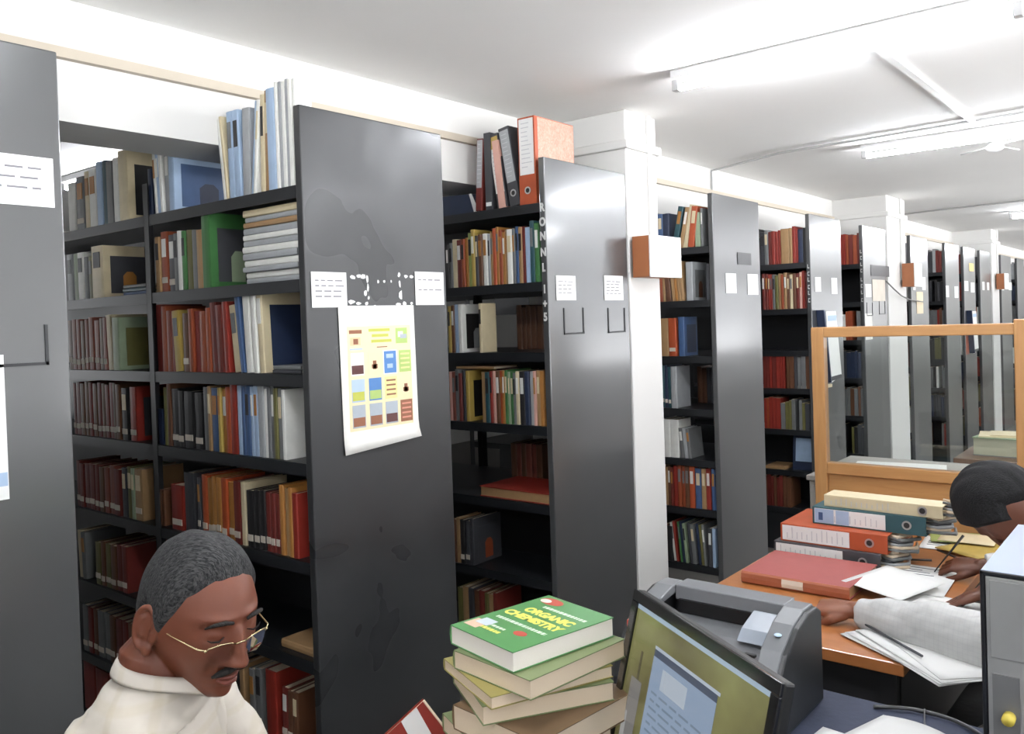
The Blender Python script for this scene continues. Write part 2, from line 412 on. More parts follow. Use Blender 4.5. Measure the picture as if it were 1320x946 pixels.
ol, br, gr, bl, pb, dk, wh, ye, gy = pc('olive', (186,188,84)), pc('brown', (140,92,68)), pc('green', (168,192,112)), pc('blue', (84,128,184)), pc('paleblue', (170,190,212)), pc('dark', (86,52,50)), pc('white', (236,232,222)), pc('yellow', (222,214,150)), pc('grey', (168,176,184))
pr(.11, .165, .27, .19, br, T1); pr(.12, .215, .25, .27, pc('peach', (226,190,150)), T1); pr(.16, .225, .22, .262, br, .0013); pr(.11, .29, .27, .30, pb, T1)
for i, (a, c) in enumerate(((.36, .64), (.40, .62), (.39, .66))): pr(a, .160+.038*i, c, .180+.038*i, ol, T1)
pr(.46, .285, .6, .292, br, T1)
pr(.72, .16, .88, .27, gr, T1); pr(.75, .185, .82, .225, wh, .0013); pr(.78, .205, .87, .235, gy, .0015)
for r, v0 in enumerate((.32, .50, .675)):
    for c_, u0 in enumerate((.12, .34, .55, .755)):
        v1 = v0+.155; u1 = u0+.165
        cols = {(0,0): (wh, dk), (0,1): (bg, br), (0,2): (bl, pb), (0,3): (gr, ye), (1,0): (pb, ol), (1,1): (bl, gr), (1,2): (ye, br), (1,3): (bg, br), (2,0): (gy, br), (2,1): (gy, br), (2,2): (gy, dk), (2,3): (br, pc('rose', (206,140,120)))}[(r, c_)]
        pr(u0, v0, u1, v1, cols[0], T1)
        if (r, c_) == (0, 2): pr(u0-.012, v0-.008, u1+.012, v1+.008, wh, .0007); pr(u0+.03, v0+.02, u1-.04, v0+.05, cols[1], .0014); pr(u0+.04, v0+.09, u1-.05, v0+.12, cols[1], .0014)
        elif (r, c_) in ((0, 3), (2, 3), (1, 2)):
            for q in range(4): pr(u0+.02, v0+.02+.033*q, u1-.02, v0+.032+.033*q, cols[1], .0014)
        elif (r, c_) in ((1, 3), (0, 1)): pr(u0+.06, v0+.06, u1-.06, v0+.12, cols[1], .0014); pr(u0+.045, v0+.085, u1-.045, v0+.115, cols[1], .0014)
        else: pr(u0+.008, v0+.085, u1-.008, v1-.01, cols[1], .0014)
b.build('book_pictures', t)

# switch boxes on the columns
SWS = mat('switch_box_side', (150,92,56), .5)
for (px, pyt, pyb, yy, wy, dx, lb) in ((815,305,358,3.425,.285,.10,'white switch box with brown side on nearest white column'),
        (1160,340,370,7.95,.22,.11,'small white switch box with brown side on second column'),
        (1282,353,373,12.3,.25,.10,'tiny brown and white switch box on third column')):
    z1 = at(px, pyt, 1, yy).z; z0 = at(px, pyb, 1, yy).z
    t = thing('switch_box', lb, 'switch box', (.0185, yy, z0))
    b = MB(); b.box((0, 0, 0), (dx-.012, wy, z1-z0), SWS); b.build('box_body', t, bevel=.003)
    b = MB(); b.box((dx-.012, -.002, -.002), (dx, wy+.002, z1-z0+.002), mat('switch_plate', (228,228,226), .4)); b.build('face_plate', t, bevel=.003)
    b = MB()
    for q in range(3): b.box((dx, wy*(.2+.25*q), (z1-z0)*.55), (dx+.004, wy*(.2+.25*q)+.03, (z1-z0)*.8), mat('switch_rocker', (205,205,204), .4))
    b.build('rocker_switches', t)
b = MB(); b.tube([at(1142,362,0,.02), at(1152,372,0,.05), at(1162,381,0,.06), at(1172,386,0,.06), at(1190,389,0,.03)], .006, mat('loose_cable', (120,120,118), .6), seg=6)
tag(b.build('cable'), 'grey cable sagging across the second white column', 'cable')
# booklets hanging on end panels of racks 4 and 8
for (n, y0, y1, z0, z1, lb) in ((4, 5.86, 6.2, 1.17, 1.655, 'bundle of white booklets hanging on pale end panel behind left partition post'), (8, 10.6, 10.95, 1.14, 1.6, 'small far bundle of hanging booklets seen above and through the glass')):
    t = thing('booklet_bundle', lb, 'booklets', (0, y0, z0))
    for q in range(4):
        b = MB(); dz = z1-z0; dy = y1-y0
        b.prism([(0+.02*q, dz), (dy*.75, dz), (dy, .0+.01*q), (dy*.33, 0-.005*q)], 0, .003+.012*q, .013+.012*q, PAPER)
        b.build('booklet', t)
    b = MB(); b.prism([(dy*.36, .0), (dy*.98, .01), (dy*.965, .035), (dy*.35, .03)], 0, .0495, .051, cov('charcoal')); b.build('printed_band', t); b = MB(); b.prism([(.08, dz*.86), (dy*.74, dz*.86), (dy*.76, dz*.94), (.08, dz*.94)], 0, .0495, .051, cov('pale blue'))
    b.build('printed_band', t)
    b = MB(); b.prism([(-.01, dz+.01), (.02, dz+.01), (dy*.34, -.01), (dy*.30, -.01)], 0, .002, .055, cov('navy')); b.build('dark_spine', t)
# ------------------------------------------------------------------ books on the racks
ORD = ['first','second','third','fourth','fifth','sixth','seventh','eighth','ninth','tenth','eleventh','twelfth','thirteenth','fourteenth']
RNAME = {1: 'poster rack', 2: 'lettered rack', 3: 'rack past white column', 4: 'rack behind partition post'}
def xat(px, yf, z):
    x = 0.0
    for _ in range(4):
        d = Vector((x, yf, z))-EYE; py = CCY-CF*(d.dot(_U))/d.dot(_F)
        x = at(px, py, 1, yf).x
    return x
def book_parts(par, T, th, h, d, col, label=None, panel=None, title=None, m=None, page=None):
    """spine at y=0 facing -y, left side x=0, foot z=0"""
    cm = m or cov(col); bt = .0026 if th > .014 else .0013
    b = MB()
    b.box((0, .003, 0), (bt, d, h), cm, T); b.box((th-bt, .003, 0), (th, d, h), cm, T)
    q = min(.004, th*.2)
    b.prism([(0, .003), (th*.12, .003-q*.7), (th*.5, .003-q), (th*.88, .003-q*.7), (th, .003), (th-bt, .006), (bt, .006)], 2, 0, h, cm, T)
    if title: b.box((th*.22, .003-q*1.25, h*.58), (th*.78, .0035, h*.88), title, T)
    if panel:
        b.box((th, .03, h*.08), (th+.0006, d*.88, h*.80), panel[0], T)
        if len(panel) > 1: b.prism([(.03+d*.25, h*.08), (.03+d*.52, h*.08), (.03+d*.52, h*.42), (.03+d*.45, h*.5), (.03+d*.33, h*.5), (.03+d*.25, h*.42)], 0, th+.0006, th+.0012, panel[1], T)
    root = b
    p = MB(); p.box((bt, .006, .003), (th-bt, d-.004, h-.003), page or PAGESH, T)
    l = None
    if label:
        l = MB(); lz = h*random.uniform(.10, .15); l.box((th*.12, .003-q*1.35, lz), (th*.88, .004, lz+.021), LABEL, T)
    return root, p, l
N_BOOKS = 0
ALLB = []
def put_book(n, si, x0, x1, yf, z, h, d, col, lean=0, label=False, panel=None, title=None, sect=0, par=None, page=None, rest=0.0, kindname='book'):
    global N_BOOKS
    th = max(.004, x1-x0-.0012)
    T = Matrix.Identity(4)
    if lean:
        a = math.radians(lean)        # + leans its head to the left
        T = Matrix.Rotation(-a, 4, 'Y') if a > 0 else Matrix.Translation((th, 0, 0)) @ Matrix.Rotation(-a, 4, 'Y') @ Matrix.Translation((-th, 0, 0))
    cm, pg, lb = book_parts(None, T, th, h, d, col, label, panel, title, page=page)
    o = cm.build(kindname, None, (x0, yf, z+.0005+rest))
    pg.build('page_block', o)
    if lb: lb.build('spine_label', o)
    ALLB.append((o, n, si, sect, col, x0, lean, h, label)); N_BOOKS += 1
    return o
TITLES = [None, None, None, 'cream', 'white', 'ochre', 'black', 'grey']
def rows(n, si, spec, yoff=0.012):
    y0 = RK[n][0]; z = SH[n][si]; yf = y0+yoff
    for it in spec:
        px0, px1, cnt, h, cols = it[:5]; op = it[5] if len(it) > 5 else {}
        random.seed(hash((n, si, px0)) if False else n*1000+si*100+int(px0))
        xa, xb = xat(px0, y0, z), xat(px1, y0, z)
        sect = 1 if (n == 1 and px0 < 198) else 0
        cols = cols.split(',')
        cuts = [0.0]
        for k in range(cnt): cuts.append(cuts[-1]+random.uniform(.75, 1.25))
        cuts = [xa+(xb-xa)*c/cuts[-1] for c in cuts]
        for k in range(cnt):
            col = cols[k % len(cols)] if op.get('seq') or len(cols) == 1 else random.choice(cols)
            hh = h*random.uniform(1-op.get('jit', .035), 1+op.get('jit', .035)) if cnt > 1 else h
            d = op.get('d', random.uniform(.145, .19)); ln = op.get('lean', 0)
            tt = random.choice(TITLES) if not op.get('plain') else None
            last = (k == cnt-1)
            put_book(n, si, cuts[k], cuts[k+1], yf+random.uniform(0, .008)+op.get('back', 0), z, hh, d, col, ln, op.get('L', False),
                     op.get('panel') if last else None, cov(tt) if tt and tt != col else None, sect, page=op.get('page'))
def flat_stack(n, si, px0, px1, cols, th, d, zoff=0, jit=.01):
    y0 = RK[n][0]; z = SH[n][si]+zoff; xa, xb = xat(px0, y0, z), xat(px1, y0, z); random.seed(int(px0)+si)
    for k, c in enumerate(cols.split(',')):
        t = th*random.uniform(.8, 1.15); x0 = xa+random.uniform(0, jit); x1 = xb-random.uniform(0, jit)
        # lying flat, spine towards the aisle between racks
        T = Matrix.Translation((x1-x0, 0, 0)) @ Matrix.Rotation(-PI/2, 4, 'Y')
        cm, pg, lb = book_parts(None, T, t, x1-x0, d, c, page=PAGESH)
        o = cm.build('book', None, (x0, y0+.015+random.uniform(0, .012), z+.0006), rot=(0, 0, random.uniform(-.02, .02)))
        pg.build('page_block', o); ALLB.append((o, n, si, 1 if (n == 1 and px0 < 198) else 0, c, x0+.0001*k, 'flat', t, False))
        z += t+.0008
P_ = lambda *k: tuple(cov(q) for q in k)
# rack 1, left section then right section
rows(1, 0, [(83,93,1,.20,'white',{'plain':1}),(93,104,1,.215,'grey',{'L':1}),(104,121,2,.235,'cream,white',{'seq':1}),(121,128,1,.25,'pale blue'),(128,134,1,.25,'teal'),
  (134,150,2,.245,'grey,white',{'seq':1}),(150,162,1,.265,'cream',{'d':.2,'panel':P_('black')}),(186,191,1,.17,'navy',{'plain':1})])
rows(1, 0, [(196,207,3,.225,'white,pale blue,white',{'seq':1,'lean':3}),(207,214,1,.225,'pale grey'),(214,221,1,.21,'pale blue',{'d':.28,'plain':1,'panel':P_('blue','navy')}),
  (284,290,2,.275,'white,cream',{'seq':1,'lean':6,'d':.2}),(290,306,2,.285,'pale blue,pale blue',{'d':.21,'lean':1}),(306,316,1,.28,'pale grey',{'d':.21,'lean':-2}),
  (317,325,2,.30,'pale blue,white',{'seq':1,'lean':-7,'d':.21}),(330,340,2,.305,'cream,tan',{'seq':1,'lean':-2,'d':.12}),(341,352,1,.315,'pale blue',{'d':.10,'plain':1}),(352.5,379,6,.325,'white,pale grey,white,pale grey,white,white',{'seq':1,'d':.06,'jit':.01,'plain':1})])
rows(1, 1, [(83,90,1,.19,'pale grey'),(90,97,1,.19,'pale green'),(97,105,1,.19,'white'),(105,115,2,.165,'grey,olive',{'seq':1}),(115,130,1,.205,'cream',{'d':.2,'panel':P_('charcoal','ochre')})])
flat_stack(1, 1, 150, 186, 'blue,teal,grey', .012, .2)
rows(1, 1, [(197,203,1,.20,'tan'),(203,212,1,.215,'rust',{'L':1}),(212,221,1,.20,'charcoal',{'L':1}),(221,231,2,.205,'grey,white',{'seq':1}),(231,236,1,.205,'green'),(236,250,2,.2,'olive,grey',{'seq':1}),
  (250,257,1,.2,'tan'),(257,268,1,.252,'green',{'d':.2,'panel':P_('charcoal','pale green'),'plain':1})])
flat_stack(1, 1, 307, 380, 'pale grey,white,pale grey,white,pale grey,white,pale grey,white,pale grey,tan,pale grey,cream', .0195, .22, jit=.012)
rows(1, 2, [(84,134,9,.205,'reddish brown,brown,reddish brown',{'L':1,'plain':1}),(134,141,1,.215,'cream',{'lean':4}),(141,150,1,.205,'pale green',{'d':.19,'panel':P_('olive'),'plain':1})])
rows(1, 2, [(199,212,2,.235,'maroon,rust',{'seq':1}),(212,222,2,.215,'reddish brown',{'plain':1}),(222,231,1,.215,'yellow',{'lean':4}),(232,240,1,.205,'brown',{'L':1}),
  (240,268,4,.215,'rust,red,rust',{'plain':1}),(268,292,3,.232,'maroon,red',{'plain':1,'lean':2}),(296,305,1,.222,'cream',{'lean':6,'d':.18}),(306,312,1,.25,'blue',{'lean':6}),(313,322,1,.262,'white',{'lean':3}),(323,336,2,.265,'white,cream',{'seq':1,'d':.2,'lean':2,'panel':P_('navy')}),
  ])
flat_stack(1, 2, 344, 384, 'charcoal,grey', .012, .2)
rows(1, 3, [(91,152,12,.215,'maroon,brown,reddish brown',{'L':1,'plain':1}),(153,161,1,.20,'black',{'L':1}),(162,171,1,.205,'red',{'L':1,'plain':1,'panel':P_('charcoal')})])
rows(1, 3, [(199,206,1,.13,'navy',{'plain':1}),(208,217,2,.215,'olive,brown',{'seq':1}),(217,258,4,.20,'black',{'L':1,'plain':1}),(258,269,2,.215,'grey,tan',{'seq':1}),(269,278,1,.215,'blue'),(278,288,2,.215,'yellow,ochre',{'seq':1}),
  (288,294,1,.22,'orange',{'plain':1}),(294,302,1,.245,'red',{'plain':1}),(303,328,5,.225,'blue,pale blue',{'jit':.01}),(328,364,8,.225,'white,grey,olive,pale grey,grey',{'d':.19})])
rows(1, 4, [(94,152,9,.185,'maroon,brown,reddish brown,maroon',{'L':1,'plain':1}),(153,159,1,.19,'charcoal'),(160,170,2,.195,'olive,pale green',{'seq':1}),(170,180,1,.195,'tan',{'L':1})])
rows(1, 4, [(198,207,2,.13,'brown',{'plain':1}),(216,232,1,.16,'red',{'L':1,'plain':1}),(233,245,1,.21,'charcoal',{'plain':1}),(250,254,1,.20,'charcoal',{'L':1}),(256,297,6,.208,'rust,orange,reddish brown,ochre',{'L':1,'plain':1}),
  (297,306,1,.208,'maroon',{'L':1}),(306,312,1,.208,'cream',{}),(313,337,3,.19,'black',{'L':1,'plain':1}),(338,356,3,.19,'maroon',{'L':1,'plain':1}),(357,374,3,.215,'ochre,tan,ochre',{'plain':1,'seq':1}),(374,381,1,.20,'red',{'plain':1})])
rows(1, 5, [(97,108,2,.19,'cream,grey',{'seq':1,'lean':3}),(120,160,6,.175,'olive,brown,maroon',{'L':1,'plain':1})])
flat_stack(1, 5, 352, 396, 'tan', .03, .13)
rows(1, 6, [(104,170,9,.185,'maroon,brown,black,tan,grey',{'plain':1,'L':1})])
rows(1, 6, [(290,312,3,.2,'black,tan',{'L':1,'plain':1}),(318,334,2,.2,'black,grey',{'L':1}),(340,354,1,.215,'red',{'plain':1}),(358,380,3,.17,'brown,maroon',{'L':1,'lean':-2})])
rows(1, 7, [(104,175,4,.2,'red',{'plain':1,'d':.28})])
# rack 2
NV = P_('black', 'pale grey')
rows(2, 1, [(573,581,2,.20,'black,grey',{'seq':1}),(581,587,1,.215,'cream'),(587,593,1,.21,'maroon'),(593,601,2,.215,'rust,ochre',{'seq':1}),(601,611,2,.24,'lime,yellow',{'seq':1}),(611,620,2,.225,'charcoal,brown',{'seq':1}),
  (620,626,1,.225,'white'),(626,633,2,.225,'pale grey,tan',{'seq':1}),(633,645,3,.24,'orange,ochre,rust',{'seq':1}),(645,652,2,.23,'ochre,tan',{'seq':1}),(652,659,1,.23,'white'),(659,666,2,.235,'grey,blue',{'seq':1}),(666,671,1,.235,'tan'),
  (671,675,1,.235,'maroon'),(675,682,1,.23,'pale blue'),(682,694,2,.245,'teal,green',{'seq':1})])
rows(2, 2, [(576,584,2,.215,'yellow,brown',{'seq':1}),(584,589,1,.215,'pale blue'),(589,594,1,.215,'white',{'d':.19,'panel':NV}),(615,619,1,.215,'cream',{'d':.10})])
rows(2, 2, [(606,640,5,.2,'brown,ochre,maroon',{'plain':1}),(640,680,6,.2,'olive,brown,charcoal',{'plain':1})], yoff=.33)
rows(2, 3, [(577,590,3,.225,'pink,reddish brown,grey',{'seq':1}),(590,598,2,.22,'maroon,charcoal',{'seq':1}),(598,603,1,.225,'yellow',{'d':.19,'panel':P_('black')}),(619,624,1,.22,'tan'),(624,630,1,.22,'teal'),(630,637,2,.225,'red,pink',{'seq':1}),(637,642,1,.225,'brown'),
  (642,649,2,.225,'orange,ochre',{'seq':1}),(649,660,3,.23,'green,pale green,green',{'seq':1}),(660,668,2,.225,'grey,cream',{'seq':1}),(668,675,1,.225,'black'),(675,681,1,.225,'navy'),(681,686,1,.225,'pale grey'),(686,700,3,.225,'pink,tan,ochre',{'seq':1})])
flat_stack(2, 3, 582, 632, 'tan', .014, .17, zoff=.2325)
rows(2, 4, [(600,642,6,.19,'rust,brown,reddish brown',{'plain':1})], yoff=.32)
rows(2, 5, [(582,592,2,.20,'brown,tan',{'seq':1}),(592,604,2,.19,'black,charcoal',{'seq':1,'L':1}),(604,609,1,.205,'charcoal',{'d':.19,'plain':1,'panel':P_('charcoal','rust')})])
rows(2, 6, [(588,640,8,.20,'olive,maroon,brown,tan,charcoal',{'plain':1})])
flat_stack(2, 6, 640, 690, 'red', .02, .19, zoff=0)
# rack 3
rows(3, 0, [(847,862,2,.20,'blue,navy',{'seq':1,'d':.2}),(864,871,1,.235,'teal',{'lean':-12}),(873,884,2,.235,'tan,cream',{'seq':1,'lean':-12}),(885,893,1,.225,'orange',{'lean':-8}),(894,901,1,.19,'pale green'),(902,905,1,.21,'grey')])
rows(3, 1, [(848,856,2,.15,'rust,tan',{'seq':1}),(857,864,1,.215,'brown',{'lean':5}),(865,881,4,.225,'tan,pale green,ochre',{'lean':4}),(883,892,1,.215,'pale grey',{'d':.17,'plain':1,'panel':P_('grey','brown')}),(909,918,2,.2,'charcoal,navy',{'seq':1})])
rows(3, 2, [(850,861,1,.215,'tan',{'plain':1}),(861,871,1,.215,'orange',{'L':1,'plain':1}),(873,881,1,.22,'blue',{'d':.16,'plain':1,'panel':P_('navy')})])
rows(3, 3, [(851,864,3,.24,'teal,navy,teal',{'L':1,'plain':1}),(864,872,1,.235,'pale grey',{'plain':1})])
rows(3, 3, [(866,905,7,.21,'brown,olive,charcoal',{'plain':1})], yoff=.32)
rows(3, 4, [(852,863,1,.215,'white',{'title':1,'plain':1}),(863,874,1,.215,'white',{'plain':1}),(876,890,3,.17,'grey,pale grey',{'seq':1,'lean':5})])
rows(3, 5, [(853,860,2,.22,'cream,tan',{'seq':1}),(860,867,2,.22,'brown,maroon',{'seq':1}),(867,878,2,.235,'red,rust',{'seq':1}),(878,888,2,.23,'rust,brown',{'seq':1}),(888,895,1,.235,'orange'),(895,903,1,.225,'blue'),(903,909,1,.225,'tan'),(909,915,1,.23,'red'),(916,926,2,.225,'blue',{})])
flat_stack(3, 5, 862, 893, 'tan', .012, .15, zoff=.2405)
rows(3, 6, [(855,866,2,.2,'brown,black',{'seq':1}),(867,874,2,.225,'white,red',{'seq':1,'lean':6}),(876,886,3,.225,'green,navy,pale green',{'seq':1,'lean':5}),(888,897,2,.22,'charcoal,grey',{'seq':1,'lean':4}),(899,910,3,.22,'navy,olive,grey',{'seq':1,'lean':4}),(912,922,2,.21,'charcoal,pale blue',{'seq':1})])
# rack 4, upper shelves
rows(4, 0, [(979,990,2,.235,'charcoal,grey',{'seq':1}),(990,1006,4,.23,'red,maroon,red',{'plain':1}),(1006,1017,1,.24,'tan'),(1017,1028,3,.245,'red,tan',{'plain':1}),(1028,1040,2,.235,'navy,black',{'seq':1})])
rows(4, 1, [(982,995,4,.245,'red,maroon'),(995,1003,2,.24,'grey,olive',{'seq':1}),(1003,1014,3,.245,'tan,rust',{'seq':1}),(1014,1030,4,.245,'brown,cream,brown,maroon',{'seq':1}),(1030,1040,3,.25,'pink,red,maroon',{'seq':1})])

# names in the row: colour first, then place among its like
from collections import defaultdict
byrow = defaultdict(list)
for e in ALLB: byrow[(e[1], e[2], e[3])].append(e)
for (n, si, sect), es in byrow.items():
    cnt = defaultdict(list)
    for e in sorted(es, key=lambda q: (q[0].location.y > RK[n][0]+.2, q[5])): cnt[(e[4], e[6] == 'flat', e[0].location.y > RK[n][0]+.2)].append(e)
    where = '%s shelf of %s%s' % ('top' if si == 0 else ORD[si], RNAME[n], ', left section' if sect else '')
    for (c, fl, rear), q in cnt.items():
        for k, e in enumerate(sorted(q, key=lambda w: (w[0].location.z if fl else w[5]))):
            o = e[0]
            if fl: lb = ('%s book lying flat, %s' % (c, where)) if len(q) == 1 else ('%s %s book from bottom of flat pile, %s' % (ORD[k], c, where))
            elif rear: lb = ('%s book at far side, %s' % (c, where)) if len(q) == 1 else ('%s %s book along far side, %s' % (ORD[k], c, where))
            elif len(q) == 1:
                adj = ('leaning ' if e[6] else '')+('tall ' if e[7] > .26 else '')
                lb = '%s%s book %son %s' % (adj, c, 'with white spine label ' if (e[8] and not sect and n != 4) else '', where)
            else: lb = '%s %s book from left on %s' % (ORD[k], c, where)
            tag(o, lb, 'book', 'books on the '+where)

# book rows of the farther racks and low shelves: past counting
b = MB(); random.seed(11)
def fill(n, z, xa, xb, cols, h, dens=1.0, yoff=.012):
    x = xa; y0 = RK[n][0]+yoff
    while x < xb:
        t = random.uniform(.018, .035)
        if random.random() < dens:
            c = cov(random.choice(cols)); hh = h*random.uniform(.9, 1.05); d = random.uniform(.15, .19)
            b.box((x, y0, z), (x+t-.002, y0+d, z+hh), c); b.box((x+.002, y0+.004, z+hh), (x+t-.004, y0+d-.004, z+hh+.0005), PAGES)
        x += t
fill(4, SH[4][3], -.36, -.2, ['red','maroon'], .24); fill(4, SH[4][3], -.2, -.03, ['charcoal','brown','grey'], .24)
fill(4, SH[4][4], -.36, -.27, ['red','rust'], .23); fill(4, SH[4][4], -.24, -.05, ['grey','charcoal','olive'], .2, .8)
fill(4, SH[4][6], -.38, -.2, ['maroon','brown'], .22, .6)
for n in range(5, 13):
    for si, z in enumerate(GEN):
        if si == 0: fill(n, z, -.5, -.03, ['red','rust','maroon'] if n == 5 else ['grey','charcoal','pale grey','maroon'], .24)
        elif si == 1 and n == 5: continue
        else: fill(n, z, -.45, -.03, [['charcoal','navy','black'],['brown','red','grey'],['black','charcoal','olive'],['grey','white','rust']][(n+si) % 4], .22, .75)
o = b.build('shelved_books', kind='stuff'); tag(o, 'rows of small distant books on racks beyond the second white column', 'books')

# the blue picture book propped on rack 4, shelf 6
t = thing('picture_book', 'blue picture book propped face out on low shelf of rack behind partition post', 'book', (xat(1018, 5.776, .56)+.0, 5.83, .5605), (-.12, 0, 0))
b = MB(); b.box((0, 0, 0), (.19, .015, .26), cov('navy')); b.build('cover', t, bevel=.002)
b = MB(); b.box((.02, -.001, .06), (.17, 0, .22), cov('pale blue')); b.build('cover_picture', t)
# cream book lying on the same shelf's neighbour
b = MB(); b.box((0, 0, 0), (.14, .2, .02), cov('tan')); tag(b.build('book', None, (xat(986, 5.776, .56), 5.79, .561)), 'tan book lying flat beside the propped blue picture book', 'book')
b = MB(); b.box((0, 0, 0), (.17, .2, .02), cov('cream')); tag(b.build('book', None, (xat(1005, 5.776, 1.13)+.12, 5.79, 1.1305)), 'cream paper pile at the front of fourth shelf, rack behind partition post', 'papers')

# ---- lever-arch binders on top of rack 2 and the one lying low
def binder(label, col, th, L, d, loc, rot, lab=(.06, .72), labm=None, group=None, marble=False, ring=True, extra=None):
    """spine faces -y, foot z=0, left side x=0"""
    t = thing('lever_arch_binder', label, 'binder', loc, rot, group)
    m = cov(col); b = MB(); bt = .003
    b.box((0, 0, 0), (th, bt, L), m); b.box((0, bt, 0), (bt, d, L), m); b.box((th-bt, bt, 0), (th, d, L), m)
    b.build('cover', t, bevel=.0012)
    if marble:
        b = MB(); b.box((th, .02, .004), (th+.001, d-.004, L-.004), MATS['marbled_paper']); b.box((-.001, .02, .004), (0, d-.004, L-.004), MATS['marbled_paper']); b.build('marbled_side', t)
    b = MB(); b.box((bt+.004, .03, .012), (th-bt-.004, d-.012, L-.012), PAGESH); b.build('paper_block', t)
    b = MB(); b.box((th*.08, -.0012, L*(1-lab[1])), (th*.92, 0, L*(1-lab[0])), labm or PAPER)
    z = L*(1-lab[0])-.02
    while z > L*(1-lab[1])+.02:
        b.box((th*.2, -.0018, z), (th*random.uniform(.5, .85), -.0012, z+.003), mat('faint_ink', (186,186,190), .8)); z -= .018
    b.build('spine_label', t)
    if ring:
        b = MB(); c = (th/2, L*.16); n = 20
        for k in range(n):
            a0, a1 = 2*PI*k/n, 2*PI*(k+1)/n; r0, r1 = .010, .0155
            b.prism([(c[0]+r0*math.cos(a0), c[1]+r0*math.sin(a0)), (c[0]+r1*math.cos(a0), c[1]+r1*math.sin(a0)), (c[0]+r1*math.cos(a1), c[1]+r1*math.sin(a1)), (c[0]+r0*math.cos(a1), c[1]+r0*math.sin(a1))], 1, -.002, 0, mat('ring_metal', (190,190,190), .3, .8))
        b.build('finger_ring', t)
        b = MB(); b.prism([(c[0]+.010*math.cos(2*PI*k/n), c[1]+.010*math.sin(2*PI*k/n)) for k in range(n)], 1, -.0008, .0002, cov('black')); b.build('finger_hole', t)
    if extra: extra(t, th, L, d)
    return t
mm = mat('marbled_paper', (206,172,152), .7, var=.0)
nt = mm.node_tree; mx = [q for q in nt.nodes if q.type == 'MIX'][0]; mx.inputs[6].default_value = rgb((150,96,78)); mx.inputs[7].default_value = rgb((204,180,162))
nz = [q for q in nt.nodes if q.type == 'TEX_NOISE'][0]; nz.inputs['Scale'].default_value = 38; nz.inputs['Distortion'].default_value = 2.5
z2 = SH[2][0]+.001; y2 = RK[2][0]
def X2(px): return xat(px, y2, z2)
binder('orange binder with pink marbled sides, rightmost on top of the lettered rack', 'orange', X2(690)-X2(668)-.002, .36, .28, (X2(668), y2+.012, z2), (0, 0, 0), lab=(.02, .66), marble=True)
binder('dark binder with grey spine label leaning on the orange binder atop lettered rack', 'charcoal', .055, .34, .27, (X2(668)-.058, y2+.02, z2), (0, -.16, 0), lab=(.04, .7), labm=cov('pale grey'))
def yel(t, th, L, d):
    b = MB(); b.box((.002, -.0022, L*.80), (th-.002, -.0012, L*.96), cov('yellow')); b.build('yellow_sticker', t)
binder('leaning dark binder with white label and yellow sticker on top of lettered rack', 'charcoal', .055, .32, .27, (X2(668)-.128, y2+.02, z2), (0, -.14, 0), lab=(.20, .80), extra=yel)
b = MB(); b.box((0, 0, 0), (.032, .22, .29), cov('pink')); b.box((.002, .004, .29), (.03, .216, .2905), PAGESH)
tag(b.build('folder', None, (X2(641), y2+.012, z2), bevel=.002, rot=(0, -.10, 0)), 'pinkish white folder leaning between two dark binders on top of lettered rack', 'folder')
binder('upright charcoal binder seen edge on, atop lettered rack', 'charcoal', .036, .33, .25, (X2(624), y2+.012, z2), (0, 0, 0), lab=(.9, .95), ring=False)
binder('leftmost brown binder with pale upper spine on top of the lettered rack', 'maroon', .035, .31, .25, (X2(613)-.01, y2+.012, z2+.003), (0, .07, 0), lab=(.02, .68), labm=cov('pale grey'), ring=False)
t = thing('book_box', 'low navy box with white corner on top of lettered rack, left end', 'box', (X2(574)+.0, y2+.03, z2))
b = MB(); b.prism([(-.2, 0), (X2(610)-X2(574), 0), (X2(602)-X2(574), .085), (-.2, .10)], 1, 0, .22, cov('navy')); b.build('box_body', t, bevel=.003)
b = MB(); b.prism([(X2(606)-X2(574), .0), (X2(612)-X2(574), 0), (X2(603)-X2(574), .085), (X2(600)-X2(574), .085)], 1, -.004, .0, PAPER); b.build('white_corner', t)
# big red album lying on rack 2, fifth shelf
x0, x1 = xat(616, y2, SH[2][4]), -.04
t = thing('album', 'large red bound album lying flat alone on lettered rack, fifth shelf', 'album', (x0, y2+.015, SH[2][4]+.0006))
b = MB(); L = x1-x0; b.box((0, 0, .041), (L, .27, .045), cov('red')); b.box((0, 0, 0), (L, .27, .004), cov('red')); b.box((0, .267, .004), (L, .27, .041), cov('red')); b.build('cover', t, bevel=.001)
b = MB(); b.box((.004, .004, .004), (L-.004, .267, .041), cov('tan')); b.build('page_block', t)
# ------------------------------------------------------------------ desk, partition and what stands there
DZ = .75
t = thing('wooden_desk', 'orange brown wooden desk covered with binders and papers in front of partition', 'desk', (.775, 2.283, 0))
b = MB(); b.box((0, 0, DZ-.032), (.685, 1.50, DZ), DESK); b.build('desk_top', t, bevel=.003)
lt = mat('black_leg', (24,24,26), .5)
for x in (.03, .615):
    for y in (.04, 1.42):
        b = MB(); b.box((x, y, 0), (x+.04, y+.04, DZ-.032), lt); b.build('leg', t)
b = MB(); b.box((.07, .06, .18), (.615, .075, DZ-.033), mat('black_panel', (22,22,24), .6)); b.build('modesty_panel', t)
b = MB(); b.box((.07, .08, .35), (.42, 1.4, DZ-.033), mat('black_panel', (22,22,24), .6)); b.build('drawer_unit', t)

b = MB(); b.box((.640, .07, .0), (.655, 1.45, DZ-.033), mat('black_panel', (22,22,24), .6)); b.build('shade_panel', t)  # black sheet stands in for the shade under the desk
